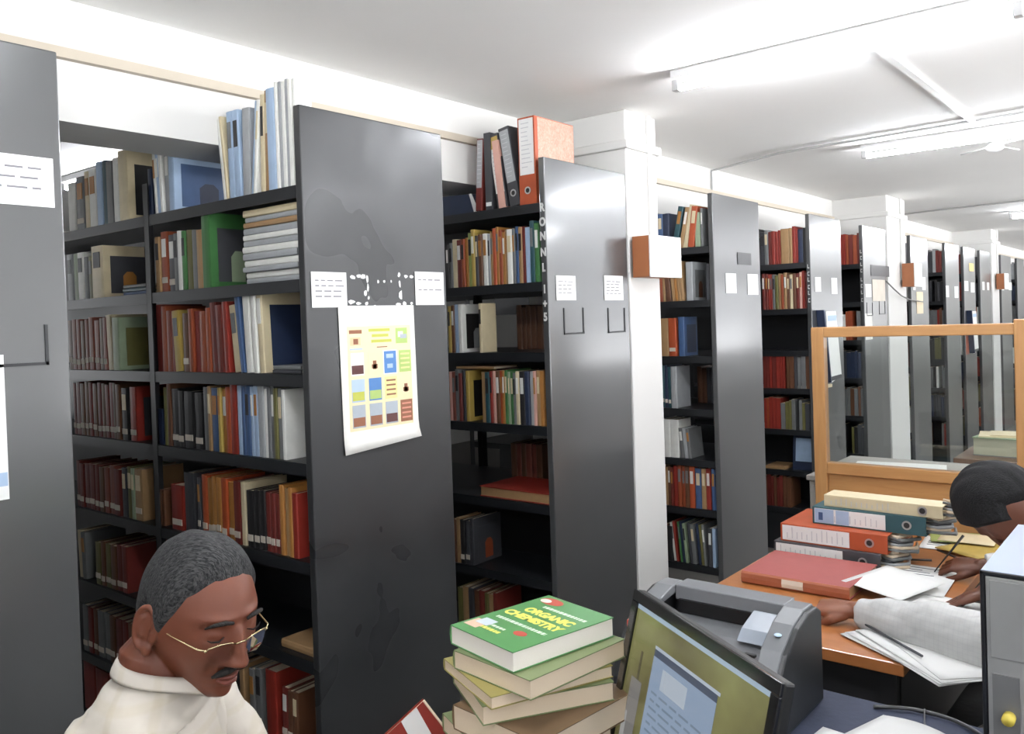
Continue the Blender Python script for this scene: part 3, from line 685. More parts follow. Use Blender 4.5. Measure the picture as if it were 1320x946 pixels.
# partition with glass
PY0, PY1 = 3.80, 3.85
t = thing('glazed_partition', 'varnished wooden partition with clear glass pane standing behind the desk', 'partition', (0, PY0, 0))
def pw(x0, x1, z0, z1, name, m, y0=0, y1=.05): b = MB(); b.box((x0, y0, z0), (x1, y1, z1), m); return b.build(name, t, bevel=.004)
pw(.70, .755, 0, 1.585, 'post', OAKZ)
pw(1.49, 1.55, 0, 1.60, 'post', OAKZ)
pw(.755, 1.49, 1.540, 1.585, 'top_rail', OAKX)
pw(.755, 1.49, .935, .985, 'middle_rail', OAKX)
pw(.755, 1.49, .05, .935, 'lower_panel', OAKX, .015, .035)
pw(.755, 1.49, .0, .06, 'bottom_rail', OAKX)
gm = bpy.data.materials.new('clear_glass'); gm.use_nodes = True; nt = gm.node_tree
for q in list(nt.nodes):
    if q.type == 'BSDF_PRINCIPLED': nt.nodes.remove(q)
out = [q for q in nt.nodes if q.type == 'OUTPUT_MATERIAL'][0]
tr = nt.nodes.new('ShaderNodeBsdfTransparent'); tr.inputs[0].default_value = (.93, .95, .94, 1)
gl = nt.nodes.new('ShaderNodeBsdfGlossy'); gl.inputs['Roughness'].default_value = .03
fr = nt.nodes.new('ShaderNodeFresnel'); fr.inputs[0].default_value = 1.5
ms = nt.nodes.new('ShaderNodeMixShader'); nt.links.new(fr.outputs[0], ms.inputs[0]); nt.links.new(tr.outputs[0], ms.inputs[1]); nt.links.new(gl.outputs[0], ms.inputs[2]); nt.links.new(ms.outputs[0], out.inputs[0])
MATS['glass'] = gm
for x0, x1 in ((.755, 1.49),): b = MB(); b.box((x0, .023, .985), (x1, .027, 1.54 if x0 < 1 else 1.555), gm); b.build('glass_pane', t)

# low cabinet right behind the glass with a paper slab
t = thing('low_cabinet', 'low grey cabinet directly behind the glass partition', 'cabinet', (.62, 3.95, 0))
gp = mat('cabinet_grey', (150,146,140), .5)
b = MB(); b.box((0, 0, .02), (1.25, .62, .87), gp); b.build('cabinet_body', t, bevel=.004)
b = MB(); b.box((-.01, -.012, .87), (1.26, .63, .895), gp); b.build('cabinet_top', t, bevel=.004)
for x in (.02, .64): b = MB(); b.box((x, -.012, .05), (x+.59, 0, .85), gp); dd = b.build('door', t, bevel=.003); h = MB(); h.box((x+(.52 if x < .3 else .05), -.03, .42), (x+(.54 if x < .3 else .07), -.012, .54), CAPM); h.build('handle', dd)
t = thing('paper_slab', 'flat white pile of papers lying on the low cabinet behind the glass', 'papers', (.775, 4.06, .8955), (0, 0, .17))
b = MB(); b.box((0, 0, 0), (.39, .24, .022), PAPER); b.build('paper_pile', t); b = MB(); b.box((.02, .01, .022), (.36, .22, .026), PAPER); b.build('top_sheet', t)
# far teak table with a book block
TK = wood('teak_dark', (84,60,46), (112,84,66), 'X', 1.5, .4)
t = thing('teak_table', 'dark teak table standing in the aisle beyond the partition', 'table', (.88, 5.62, 0))
b = MB(); b.box((0, 0, .72), (1.3, .75, .75), TK); b.build('table_top', t, bevel=.004)
b = MB(); b.box((.04, .04, .08), (1.26, .06, .72), wood('teak_black', (58,44,38), (76,56,46), 'X')); b.build('front_panel', t)
for x in (.03, 1.23):
    for y in (.03, .68): b = MB(); b.box((x, y, 0), (x+.045, y+.045, .72), TK); b.build('leg', t)
t = thing('book', 'thick pale book block under loose papers on the far teak table', 'book', (.955, 5.78, .7505), (0, 0, -.1))
b = MB(); b.box((0, 0, 0), (.38, .30, .006), cov('grey')); b.box((0, 0, .105), (.38, .30, .111), cov('pale green')); b.box((.37, 0, .006), (.38, .30, .105), cov('grey')); b.build('cover', t)
b = MB(); b.box((.005, .005, .006), (.37, .295, .105), mat_bands('far_pages', (150,150,130), (180,178,158), 200)); b.build('page_block', t)
t = thing('loose_papers', 'loose cream papers on top of thick book on the teak table', 'papers', (.99, 5.78, .862), (0, 0, .15))
b = MB(); b.box((0, 0, 0), (.33, .25, .006), cov('cream')); b.build('sheets', t); b = MB(); b.box((.06, .02, .0062), (.36, .24, .012), cov('cream')); b.build('sheets', t)

# binders lying on the desk, spines towards the photographer's side
def lying(label, col, xr, y, z, L, th=.068, labm=None, rz=0, extra=None, wad=True, d=.28):
    o = binder(label, col, th, L, d, (xr, y, z), (0, -PI/2, rz), lab=(.02, .66), labm=labm, extra=extra)
    if wad:
        b = MB(); random.seed(int(y*100)+int(z*100))
        for q in range(6):
            zz = .006+q*.009; k = random.uniform(.03, .075)
            b.tube([(zz+.004, .03+q*.006, .012), (zz, .05, -k*.45), (zz-.006, .09+q*.01, -k), (zz-.01, .19, -k*.7)], [.004, .006, .007, .004], (cov('grey'), PAGES, cov('pale grey'), cov('charcoal'))[q % 4], seg=6)
        b.build('worn_paper_ends', o)
    return o
lying('charcoal binder with white spine label, bottom of the binder pile on desk', 'charcoal', 1.195, 3.03, DZ+.001, .375, th=.066)
lying('orange red binder lying above the charcoal one in the desk pile', 'orange', 1.215, 3.045, DZ+.0675, .375, th=.064)
def bluelab(t, th, L, d):
    b = MB(); b.box((th*.1, -.0022, L*.80), (th*.9, -.0014, L*.975), cov('pale blue')); b.box((th*.1, -.0022, L*.66), (th*.9, -.0014, L*.78), cov('pale blue')); b.box((th*.25, -.003, L*.90), (th*.7, -.0022, L*.94), cov('blue')); b.build('blue_label_bands', t)
lying('dark teal binder with blue and white label on top of the binder pile', 'teal', 1.325, 3.10, DZ+.132, .385, th=.062, extra=bluelab)
lying('cream grey binder with black hole at the back of binder pile', 'cream', 1.375, 3.112, DZ+.1945, .40, th=.042, labm=cov('cream'), rz=-.03, d=.10)

# red ledger
t = thing('ledger', 'large dull red ledger lying flat at front of binder pile', 'ledger', (.84, 2.70, DZ+.001), (0, 0, .01))
RC = mat('ledger_red', (156,84,80), .6, var=.08, scale=30)
b = MB(); b.box((0, 0, .036), (.355, .30, .040), RC); b.box((0, 0, 0), (.355, .30, .004), RC); b.prism([(.0, .0), (.0, .04), (-.006, .034), (-.008, .02), (-.006, .006)], 0, 0, .355, mat('ledger_spine', (150,84,56), .6), None); b.build('cover', t, bevel=.0012)
b = MB(); b.box((.004, .004, .004), (.351, .297, .036), cov('tan')); b.build('page_block', t)
b = MB(); b.prism([(-.0064, .034), (-.009, .02), (-.0064, .008), (-.0075, .008), (-.010, .02), (-.0075, .034)], 0, .14, .21, LABEL); b.build('spine_label', t)

# sheets of paper
def sheet(label, x, y, w, h, rz, z, name='paper_sheet', m=None, curl=.0, lines=0, group=None, cat='paper', bend=0.0, th=.0008, tilt=(0, 0)):
    b = MB(); n = 8; vs = []; fs = []
    for j in range(n+1):
        for i in range(n+1):
            u, v = i/n, j/n
            zz = curl*(max(0, u-.5)*2)**2*(max(0, .6-v))*1.6 + bend*math.sin(PI*u)*.5
            vs.append((u*w, v*h, zz))
    for j in range(n):
        for i in range(n): a = j*(n+1)+i; fs.append((a, a+1, a+n+2, a+n+1))
    b.add(vs, fs, m or PAPER, True)
    if lines:
        for q in range(lines):
            v = .9-.75*q/lines; b.box((w*.1, h*v, .0012), (w*random.uniform(.55, .9), h*v+.0035, .0016), INK)
    o = b.build(name, None, (x, y, z), rot=(tilt[0], tilt[1], rz))
    md = o.modifiers.new('t', 'SOLIDIFY'); md.thickness = th; md.offset = 1
    return tag(o, label, cat, group)
sheet('white sheet under the writing hand, right beside the binder pile', 1.16, 2.86, .265, .32, .05, DZ+.006, lines=9)
sheet('white sheet jutting left onto the red ledger', 1.15, 2.76, .20, .26, -.28, DZ+.0415, tilt=(.0, .075))
sheet('white sheet lying just below the sheet being written on', 1.27, 2.70, .26, .20, -.1, DZ+.004)
g = 'sheets fanned over the desk corner'
for k, (x, y, rz, z) in enumerate(((1.27,2.42,-.62,.003),(1.265,2.395,-.56,.0055),(1.29,2.41,-.70,.008),(1.28,2.40,-.63,.0105),(1.31,2.43,-.78,.013),(1.30,2.42,-.72,.0155),(1.33,2.47,-.86,.018))):
    sheet('white sheet in the thick fan of papers drooping over desk front corner', x, y, .36, .24, rz, DZ+z, curl=-.008*k*0, group=g, th=.0014)
sheet('white sheet lying across the top of fanned papers near rolled sleeve', 1.33, 2.58, .30, .22, -.25, DZ+.022)
# folders by the writer
fo = 'cream folder edged green among folders at far right corner of desk'
sheet('white paper with green edge beside the binder rings', 1.215, 3.44, .21, .2, .1, DZ+.003, lines=5)
sheet('yellowish folder under papers at back right of desk', 1.27, 3.45, .18, .27, -.5, DZ+.007, m=cov('yellow'), name='folder', cat='folder', th=.004)
sheet('lime green edged folder at the back right of desk', 1.24, 3.52, .20, .16, .25, DZ+.013, m=cov('lime'), name='folder', cat='folder', th=.003)
sheet('cream paper on the lime folder at back right of desk', 1.26, 3.53, .19, .15, .05, DZ+.018, m=cov('cream'), th=.002)
b = MB(); b.tube([(1.19, 3.22, DZ+.008), (1.30, 3.27, DZ+.008)], .004, cov('black')); tag(b.build('pen'), 'dark pen lying on desk left of the writing hand', 'pen')
b = MB(); b.tube([(1.34, 3.13, DZ+.008), (1.42, 3.19, DZ+.13)], [.002, .0045], cov('black')); tag(b.build('pen'), 'black pen held upright in the writing hand', 'pen')
b = MB(); b.tube([(1.29, 3.40, DZ+.014), (1.38, 3.30, DZ+.019)], .004, cov('black')); tag(b.build('pen'), 'dark pen lying across papers at the back right', 'pen')
b = MB(); b.tube([(1.255, 2.505, DZ+.025), (1.50, 2.30, DZ+.027)], .0035, cov('charcoal')); tag(b.build('pencil'), 'long dark pencil lying along the forearm on the fanned papers', 'pencil')

# ------------------------------------------------------------------ the near table and its equipment
TZ = .72
t = thing('office_table', 'near office table covered in dark navy cloth under printer and monitor', 'table', (0, 0, 0))
nv = mat('navy_cloth', (38,46,68), .75, var=.12, scale=60, bump=.1)
b = MB(); b.prism([(.88, 1.02), (1.02, 1.02), (1.02, .35), (1.75, .35), (1.75, 1.02), (2.75, 1.02), (2.75, 2.10), (.88, 2.10)], 2, TZ-.03, TZ, nv); b.build('table_top', t, bevel=.003)
for x, y in ((.9, 1.07), (.9, 2.02), (2.65, 1.07), (2.65, 2.02), (1.07, .4), (1.66, .4)): b = MB(); b.box((x, y, 0), (x+.045, y+.045, TZ-.03), lt); b.build('leg', t)

# laser printer
CHAR = mat('charcoal_plastic', (38,40,42), .42, var=.05, scale=60); SILV = mat('silver_plastic', (112,114,117), .38, var=.05, scale=40)
BLK = mat('black_plastic', (14,14,15), .4)
t = thing('laser_printer', 'charcoal and silver laser printer standing behind the monitor', 'printer', (.925, 1.755, TZ+.0005))
W_, D_ = .415, .29
prof = [(0, 0), (D_, 0), (D_, .215), (D_-.03, .232), (D_-.085, .232), (D_-.15, .215), (.07, .175), (.025, .125), (0, .06)]
b = MB()
for x0, x1 in ((0, .045), (W_-.045, W_)): b.prism(prof, 0, x0, x1, CHAR)
b.prism([(.005, 0), (D_, 0), (D_, .20), (D_-.05, .20), (D_-.055, .13), (.04, .135), (.02, .11), (.005, .06)], 0, .045, W_-.045, CHAR)
b.build('body', t, bevel=.005)
b = MB()
for x0, x1 in ((.012, .062), (W_-.062, W_-.012)): b.prism([(D_-.02, .23), (D_-.03, .238), (D_-.085, .238), (D_-.15, .221), (.07, .181), (.03, .132), (.04, .13), (.08, .17), (D_-.15, .206), (D_-.02, .222)], 0, x0, x1, SILV)
b.box((.062, D_-.075, .20), (W_-.062, D_-.008, .238), SILV)
b.build('top_cover', t, bevel=.003)
b = MB(); b.prism([(.05, .137), (.21, .165), (.21, .17), (.12, .168), (.05, .142)], 0, .062, W_-.062, mat('tray_grey', (100,102,105), .4)); b.prism([(.02, .11), (.05, .137), (.05, .16), (.035, .155)], 0, .062, W_-.062, SILV); b.build('output_tray', t)
b = MB(); b.box((.075, .205, .172), (W_-.09, .2149, .205), BLK); b.build('paper_slot', t)
b = MB(); b.prism([(.10, .172), (.20, .178), (.205, .216), (.13, .195)], 0, W_-.135, W_-.066, mat('guide_pale', (140,148,158), .3, coat=.5)); b.build('paper_guide', t, bevel=.003)
b = MB(); b.ball((W_-.035, .105, .205), (.009, .009, .004), mat('indicator', (190,215,235), .2, coat=.6)); b.build('power_button', t)
b = MB(); b.box((W_-.095, .055, .16), (W_-.07, .066, .166), BLK); b.build('small_button', t)

# monitor
ML, MR = at(821, 759, 2, 1.14), at(1012, 881, 2, 1.14)
Xd = (MR-ML); MW = Xd.length; Xd.normalize(); Nn = Vector((Xd.y, -Xd.x, 0)).normalized()
if Nn.dot(EYE-ML) < 0: Nn = -Nn
tl = math.radians(14); Ud = Vector((0, 0, 1))*math.cos(tl)-Nn*math.sin(tl); Yd = Xd.cross(Ud)*-1
if Yd.dot(Nn) > 0: Yd = -Yd
MH = .335
org = ML-Ud*MH
TM = Matrix((Xd, Yd, Ud)).transposed().to_4x4()
mid = org+Xd*MW/2
t = thing('monitor', 'black flat monitor showing a window on olive wallpaper, tilted on near table', 'monitor', (mid.x, mid.y, TZ))
TL = Matrix.Translation(org-Vector((mid.x, mid.y, TZ))) @ TM
glossb = mat('gloss_black', (16,16,18), .15, coat=.6)
bz = .020
b = MB(); b.box((0, 0, 0), (MW, .02, MH), BLK, TL); b.box((MW*.2, .02, MH*.2), (MW*.8, .06, MH*.8), BLK, TL); b.build('housing', t, bevel=.004)
b = MB()
b.box((0, -.006, MH-bz), (MW, 0, MH), glossb, TL); b.box((0, -.006, 0), (MW, 0, .045), glossb, TL)
b.box((0, -.006, .045), (bz, 0, MH-bz), glossb, TL); b.box((MW-bz, -.006, .045), (MW, 0, MH-bz), glossb, TL)
b.build('bezel', t, bevel=.0015)
def scr(n, c, e=.36): return mat('screen_'+n, tuple(q*.25 for q in c), .25, emit=c, estr=e, var=.02)
wp = scr('wallpaper', (150,150,96), .30)
nt = wp.node_tree; bs = nt.nodes['Principled BSDF']; rp = nt.nodes.new('ShaderNodeValToRGB'); nz = [q for q in nt.nodes if q.type == 'TEX_NOISE'][0]; nz.inputs['Scale'].default_value = 5
rp.color_ramp.elements[0].color = rgb((112,106,70)); rp.color_ramp.elements[0].position = .35; rp.color_ramp.elements[1].color = rgb((166,168,108)); rp.color_ramp.elements[1].position = .65
nt.links.new(nz.outputs['Fac'], rp.inputs[0]); nt.links.new(rp.outputs[0], bs.inputs['Emission Color'])
SW, SHh = MW-2*bz, MH-bz-.045
b = MB()
def sp(u0, v0, u1, v1, m, l=0): b.box((bz+u0*SW, -.001-l, MH-bz-v1*SHh), (bz+u1*SW, -.0005+0*l, MH-bz-v0*SHh), m, TL)
sp(0, 0, 1, 1, wp, 0)
sp(0, 0, 1, .035, scr('bar', (176,196,214)), .0003); sp(0, .965, 1, 1, scr('bar', (176,196,214)), .0003)
wb = scr('window', (150,170,196)); wd = scr('window_dark', (74,86,108)); wl = scr('window_light', (186,198,212)); gt = scr('faint_text', (120,140,160))
sp(.21, .185, .715, .205, wl, .0006); sp(.21, .205, .70, .25, wd, .0006); sp(.21, .25, .70, .90, wb, .0006); sp(.22, .90, .70, .94, wl, .0006)
sp(.30, .29, .50, .42, wl, .0009)
random.seed(3)
for q in range(9):
    v = .46+.048*q; u = .24
    while u < .64: w_ = random.uniform(.03, .1); sp(u, v, min(u+w_, .66), v+.013, gt, .0009); u += w_+.02
mg = scr('mug', (132,130,128)); sp(.055, .47, .15, .86, mg, .0003); sp(.10, .28, .117, .47, scr('mug_dark', (84,80,60)), .0003); sp(.04, .70, .075, .95, scr('mug_light', (170,170,168)), .0005)
b.build('screen', t)
b = MB(); b.tube([Vector((0, 0, .012)), Vector((0, .0, .2))], .022, BLK); bb = b.build('neck', t); bb.location = (-Nn.x*.09, -Nn.y*.09, 0)
b = MB(); b.loft([((0,0,0.0005), (.12,0,0), (0,.09,0)), ((0,0,.010), (.12,0,0), (0,.09,0)), ((0,0,.016), (.10,0,0), (0,.07,0))], BLK, seg=32); bb = b.build('base', t); bb.location = (-Nn.x*.08, -Nn.y*.08, 0)

# computer tower seen from behind
t = thing('computer_tower', 'silver grey computer tower with ceiling reflection painted on top, back side with cables facing camera', 'computer', (1.732, 1.78, TZ+.0005))
TH_ = .4405; TWd = .20; TD = .42
cs = mat('case_black', (20,21,24), .35, coat=.3); tp = mat('case_top_reflection', (134,148,174), .4, coat=.2, var=.03); bk = mat('galvanised', (150,150,148), .42, .35, var=.06, scale=20)
b = MB(); b.box((0, .004, 0), (TWd, TD, TH_-.004), cs); b.box((0, 0, 0), (.008, .004, TH_), cs); b.box((TWd-.008, 0, 0), (TWd, .004, TH_), cs); b.box((0, 0, TH_-.008), (TWd, .004, TH_), cs)
b.build('case', t, bevel=.002)
b = MB(); b.box((.002, .004, TH_-.004), (TWd-.002, TD-.002, TH_), tp); b.build('top_panel', t)  # ceiling reflection on the black case, painted in as pale blue
b = MB(); b.box((.010, 0, .004), (TWd-.010, .0045, TH_-.010), bk); b.box((.016, -.002, TH_-.16), (TWd-.016, .001, TH_-.016), mat('psu_plate', (138,138,137), .5, .2)); b.build('rear_panel', t, bevel=.001)
b = MB()
for k in range(6): b.box((.095, -.0015, TH_-.20-.024*k), (TWd-.02, .0, TH_-.192-.024*k), mat('slot_dark', (40,40,42), .5))
b.build('vent_slots', t)
b = MB(); b.box((.018, -.003, .02), (.062, .001, TH_-.19), mat('io_shield', (122,122,122), .4, .5)); b.build('port_shield', t)
cl = mat('connector_yellow', (210,190,80), .5)
b = MB(); b.tube([(.045, -.002, TH_-.265), (.045, -.022, TH_-.265)], .011, cl, seg=12); b.build('yellow_plug', t)
for k, (x, z) in enumerate(((.03,.13),(.055,.115),(.035,.095),(.07,.14),(.03,.07),(.06,.06),(.10,.12),(.13,.10))):
    b = MB(); b.box((x-.009, -.026, z-.006), (x+.009, 0, z+.006), cs if k % 3 else mat('plug_grey', (120,120,122), .5)); b.build('plug', t, bevel=.0015)
CB = mat('black_cable', (22,22,24), .45)
gcb = mat('dark_grey_cable', (70,70,72), .45)
random.seed(9)
for k, (x, z) in enumerate(((.03,.13),(.055,.115),(.035,.095),(.07,.14),(.03,.07),(.06,.06),(.10,.12),(.13,.10))):
    b = MB(); X, Y, Z = 1.732+x, 1.78-.026, TZ+z
    dx = random.uniform(-.05, .07)
    pts = [(X, Y, Z), (X+dx*.2, Y-.04, Z+.004), (X+dx*.6, Y-.075, Z-.04), (X+dx, Y-.09-random.uniform(0, .04), TZ+.03), (X+dx+.03, Y-.12, TZ+.006), (X+dx+.12, Y-.16, TZ+.006)]
    P = []
    for i in range(len(pts)-1):
        for s in range(5):
            u = s/5; p0, p1 = Vector(pts[max(i-1,0)]), Vector(pts[i]); p2, p3 = Vector(pts[i+1]), Vector(pts[min(i+2, len(pts)-1)])
            P.append(.5*((2*p1)+(p2-p0)*u+(2*p0-5*p1+4*p2-p3)*u*u+(3*p1-p0-3*p2+p3)*u**3))
    P.append(Vector(pts[-1]))
    b.tube(P, .0035, gcb if k % 3 == 1 else CB, seg=6); tag(b.build('cable'), 'dark cable hanging from the sockets on back of computer tower', 'cable', 'cables behind the computer tower')
def spline(pts, n=8):
    P = []
    for i in range(len(pts)-1):
        for s in range(n):
            u = s/n; p0, p1 = Vector(pts[max(i-1,0)]), Vector(pts[i]); p2, p3 = Vector(pts[i+1]), Vector(pts[min(i+2, len(pts)-1)])
            P.append(.5*((2*p1)+(p2-p0)*u+(2*p0-5*p1+4*p2-p3)*u*u+(3*p1-p0-3*p2+p3)*u**3))
    return P+[Vector(pts[-1])]
b = MB(); b.tube(spline([(1.45,2.06,TZ+.005), (1.53,2.09,TZ+.008), (1.62,2.085,TZ+.007), (1.70,2.02,TZ+.006), (1.725,1.9,TZ+.006), (1.72,1.76,TZ+.006)]), .0045, gcb, seg=6)
tag(b.build('cable'), 'grey cable along back edge of the navy table towards the tower', 'cable')
b = MB(); b.tube(spline([(1.555,2.088,TZ+.016), (1.57,2.03,TZ+.003), (1.61,1.97,TZ+.003), (1.66,1.93,TZ+.003)]), .002, gcb, seg=6)
tag(b.build('cable'), 'thin cord curling off table edge beside the foreground paper', 'cable')
# bag with strap, added to darken the gap under the desk corner
t = thing('bag', 'black bag with grey strap added to darken the gap beside desk corner', 'bag', (1.63, 2.46, 0))
b = MB(); bgm = mat('bag_cloth', (16,16,18), .8, bump=.2, scale=30)
b.loft([((0,0,0),(.13,0,0),(0,.22,0)), ((0,0,.06),(.145,0,0),(0,.24,0)), ((0,0,.35),(.14,0,0),(0,.24,0)), ((0,0,.56),(.12,0,0),(0,.22,0)), ((0,0,.63),(.08,0,0),(0,.18,0))], bgm, seg=28, power=3.2)
b.build('bag_body', t)
b = MB(); b.tube([(.02,-.10,.62), (.0,-.20,.63), (-.06,-.235,.50), (-.10,-.235,.36)], .014, mat('strap_grey', (84,78,72), .7), seg=8); b.build('strap', t)
# foreground paper
sheet('white curled sheet on navy table at the bottom of photo', 1.40, 1.72, .21, .297, -.30, TZ+.016, curl=0, bend=.03, lines=4)
sheet('white sheet under the curled one at bottom edge of photo', 1.36, 1.62, .21, .28, -.1, TZ+.003)

# stack of green textbooks
GRN = mat('green_cover', (84,140,84), .35, var=.06, scale=30, coat=.25)
def tbook(label, cx, cy, z, rz, w=.185, l=.245, th=.036, cover=None, top=False, pg=None):
    t = thing('textbook', label, 'book', (cx, cy, z), (0, 0, rz))
    cm_ = cover or GRN
    b = MB(); b.box((-w/2, -l/2, 0), (w/2, l/2, .0016), cm_); b.box((-w/2, -l/2, th-.0016), (w/2, l/2, th), cm_)
    b.prism([(-w/2, 0), (-w/2, th), (-w/2-.003, th*.8), (-w/2-.004, th*.5), (-w/2-.003, th*.2)], 1, -l/2, l/2, cm_, None) if False else b.prism([(-w/2, 0), (-w/2-.003, th*.2), (-w/2-.004, th*.5), (-w/2-.003, th*.8), (-w/2, th)], 1, -l/2, l/2, cm_)
    b.build('cover', t)
    b = MB(); b.box((-w/2, -l/2+.002, .0016), (w/2-.002, l/2-.002, th-.0016), pg or PAGES); b.build('page_block', t)
    return t
YE = mat('print_yellow', (222,214,104), .4, var=.04); WH_ = mat('print_white', (214,220,208), .4, var=.04); RE = mat('print_red', (178,74,62), .4)
wpg = mat_bands('fresh_pages', (222,214,204), (240,234,226), 260)
th = .036; zt = 1.092; rz = math.radians(-12)
zs = [zt-.0365*(k+1) for k in range(10)]; zs[-1] = TZ+.001
cx, cy = 1.078, 1.252
k0 = tbook('green paperback textbook with yellow title on top of the book stack', cx, cy, zt-th, rz, .185, .245, th, pg=wpg)
# cover print: the title runs across the short side
def ctext(s, u, v, size, m, nm='title_line', xs=1.0, bold=.0006):
    T = Matrix.Translation((u, v, th+.0002))
    return text_mesh(s, size, m, nm, k0, T, depth=.0002, align='CENTER', xs=xs, bold=bold)
ctext('ORGANIC', .004, .028, .030, YE, xs=.95, bold=.0016); ctext('CHEMISTRY', -.004, -.006, .030, YE, xs=.98, bold=.0016)
random.seed(21)
for (u0, u1, v, hh, mm_) in ((-.045,.075,.064,.009,WH_), (-.07,.07,-.033,.009,WH_), (-.055,.0,-.070,.007,WH_), (-.065,.005,-.088,.009,YE)):   # small print, too blurred to read
    b = MB(); u = u0
    while u < u1: w_ = random.uniform(.004, .010); b.box((u, v, th), (min(u+w_, u1), v+hh, th+.0003), mm_); u += w_+.0025
    b.build('small_print_line', k0)
b = MB()
b.prism([(.0+.030*math.cos(a)-.055, .098+.016*math.sin(a)) for a in [2*PI*q/20 for q in range(20)]], 2, th, th+.0004, RE)
b.prism([(.0+.014*math.cos(a)-.068, .094+.009*math.sin(a)) for a in [2*PI*q/16 for q in range(16)]], 2, th+.0004, th+.0007, WH_)
b.build('printed_emblem', k0); b = MB()
b.prism([(.016*math.cos(a)+.034, .010*math.sin(a)-.058) for a in [2*PI*q/16 for q in range(16)]], 2, th, th+.0005, RE)
b.build('printed_emblem', k0)
b = MB(); b.box((-.085, -.098, th), (-.048, -.062, th+.0004), mat('print_peach', (214,180,158), .4)); b.box((-.075, -.078, th+.0004), (-.040, -.050, th+.0008), mat('print_bluewhite', (196,206,214), .4)); b.build('printed_picture', k0)
OLV = mat('old_green_cover', (108,120,80), .5, var=.12, scale=20); BRN = mat('old_brown_cover', (104,82,58), .5, var=.15, scale=20); YEL = mat('old_yellow_cover', (146,136,78), .5, var=.15, scale=20)
spec = [(1.10,1.245,-.13,OLV,.2,.25),(1.075,1.235,-.40,YEL,.2,.25),(1.08,1.24,-.55,OLV,.19,.25),(1.115,1.235,-.10,BRN,.215,.26),(1.075,1.225,-.42,OLV,.2,.25),(1.10,1.24,-.2,BRN,.2,.25),(1.09,1.23,-.35,OLV,.2,.25),(1.10,1.24,-.1,YEL,.2,.25)]
lbs = ['worn olive green textbook second from the top of the book stack','yellowish textbook third from top of the stack, turned to the left','thin olive textbook fourth from top of the book stack','brown covered thick textbook fifth from top, jutting right','olive textbook sixth from top of the stack, near photo bottom','brown textbook seventh from top of stack, at the photo bottom edge','olive textbook eighth from top of stack, below the photo edge','yellowish textbook ninth from the top, below the photo edge']
z = zt-th-.0006
for (x, y, r, c, w_, l_), lb in zip(spec, lbs):
    q = .034 if c is not YEL else .022
    if c is BRN: q = .045
    z -= q+.0006; tbook(lb, x, y, z, r, w_, l_, q, c)
q = z-TZ-.001
tbook('bottom textbook of the tall book stack on navy table', 1.09, 1.235, TZ+.0006, -.3, .2, .25, q-.0004, BRN)
# grey carton on the floor behind the stack, red book, and the red and white book corner
P0 = at(597, 868, 1, 1.6); P1 = at(628, 868, 1, 1.6)
t = thing('carton', 'bluish grey carton standing on floor behind left side of the book stack', 'carton', (P0.x, 1.6, 0), (0, 0, 0))
gb = mat('carton_grey', (104,110,122), .6)
b = MB(); b.box((0, 0, 0), (.34-(P0.x-.51), .26, P0.z-.01), gb); b.build('box_body', t, bevel=.004)
b = MB(); b.box((-.003, -.003, P0.z-.06), (.343-(P0.x-.51), .263, P0.z), gb); b.build('lid', t, bevel=.003)
t = thing('book', 'dull red book standing behind right side of the stack beside monitor', 'book', (1.03, 1.66, TZ+.0005), (0, 0, .2))
b = MB(); b.box((0, 0, 0), (.13, .035, .245), RE); b.build('cover', t, bevel=.002); b = MB(); b.box((.003, .003, .245), (.127, .032, .2455), PAGES); b.box((.13, .004, .003), (.1305, .031, .242), PAGES); b.build('page_block', t)
A = at(545, 905, 2, .94)
t = thing('magazine', 'red book corner with white stripe poking up at bottom centre of photo', 'book', (A.x, A.y, TZ+.0005), (0, 0, math.radians(45)))
rd = cov('red')
poly = [(.0, .22), (.045, .155), (.06, .10), (.04, .0), (-.06, .0), (-.13, .06), (-.085, .15)]
b = MB(); b.prism([p for p in poly][::-1], 1, 0, .0015, rd); b.prism([p for p in poly][::-1], 1, .014, .0155, rd); b.build('cover', t)
b = MB(); b.prism([(-.042, .186), (-.012, .210), (.018, .150), (.04, .08), (.01, .06), (-.018, .135)][::-1], 1, -.0006, 0, PAPER); b.build('white_stripe', t)
b = MB(); b.prism([(q[0]*.97+.003, q[1]*.985+.002) for q in poly][::-1], 1, .0015, .014, PAGES); b.build('page_block', t)
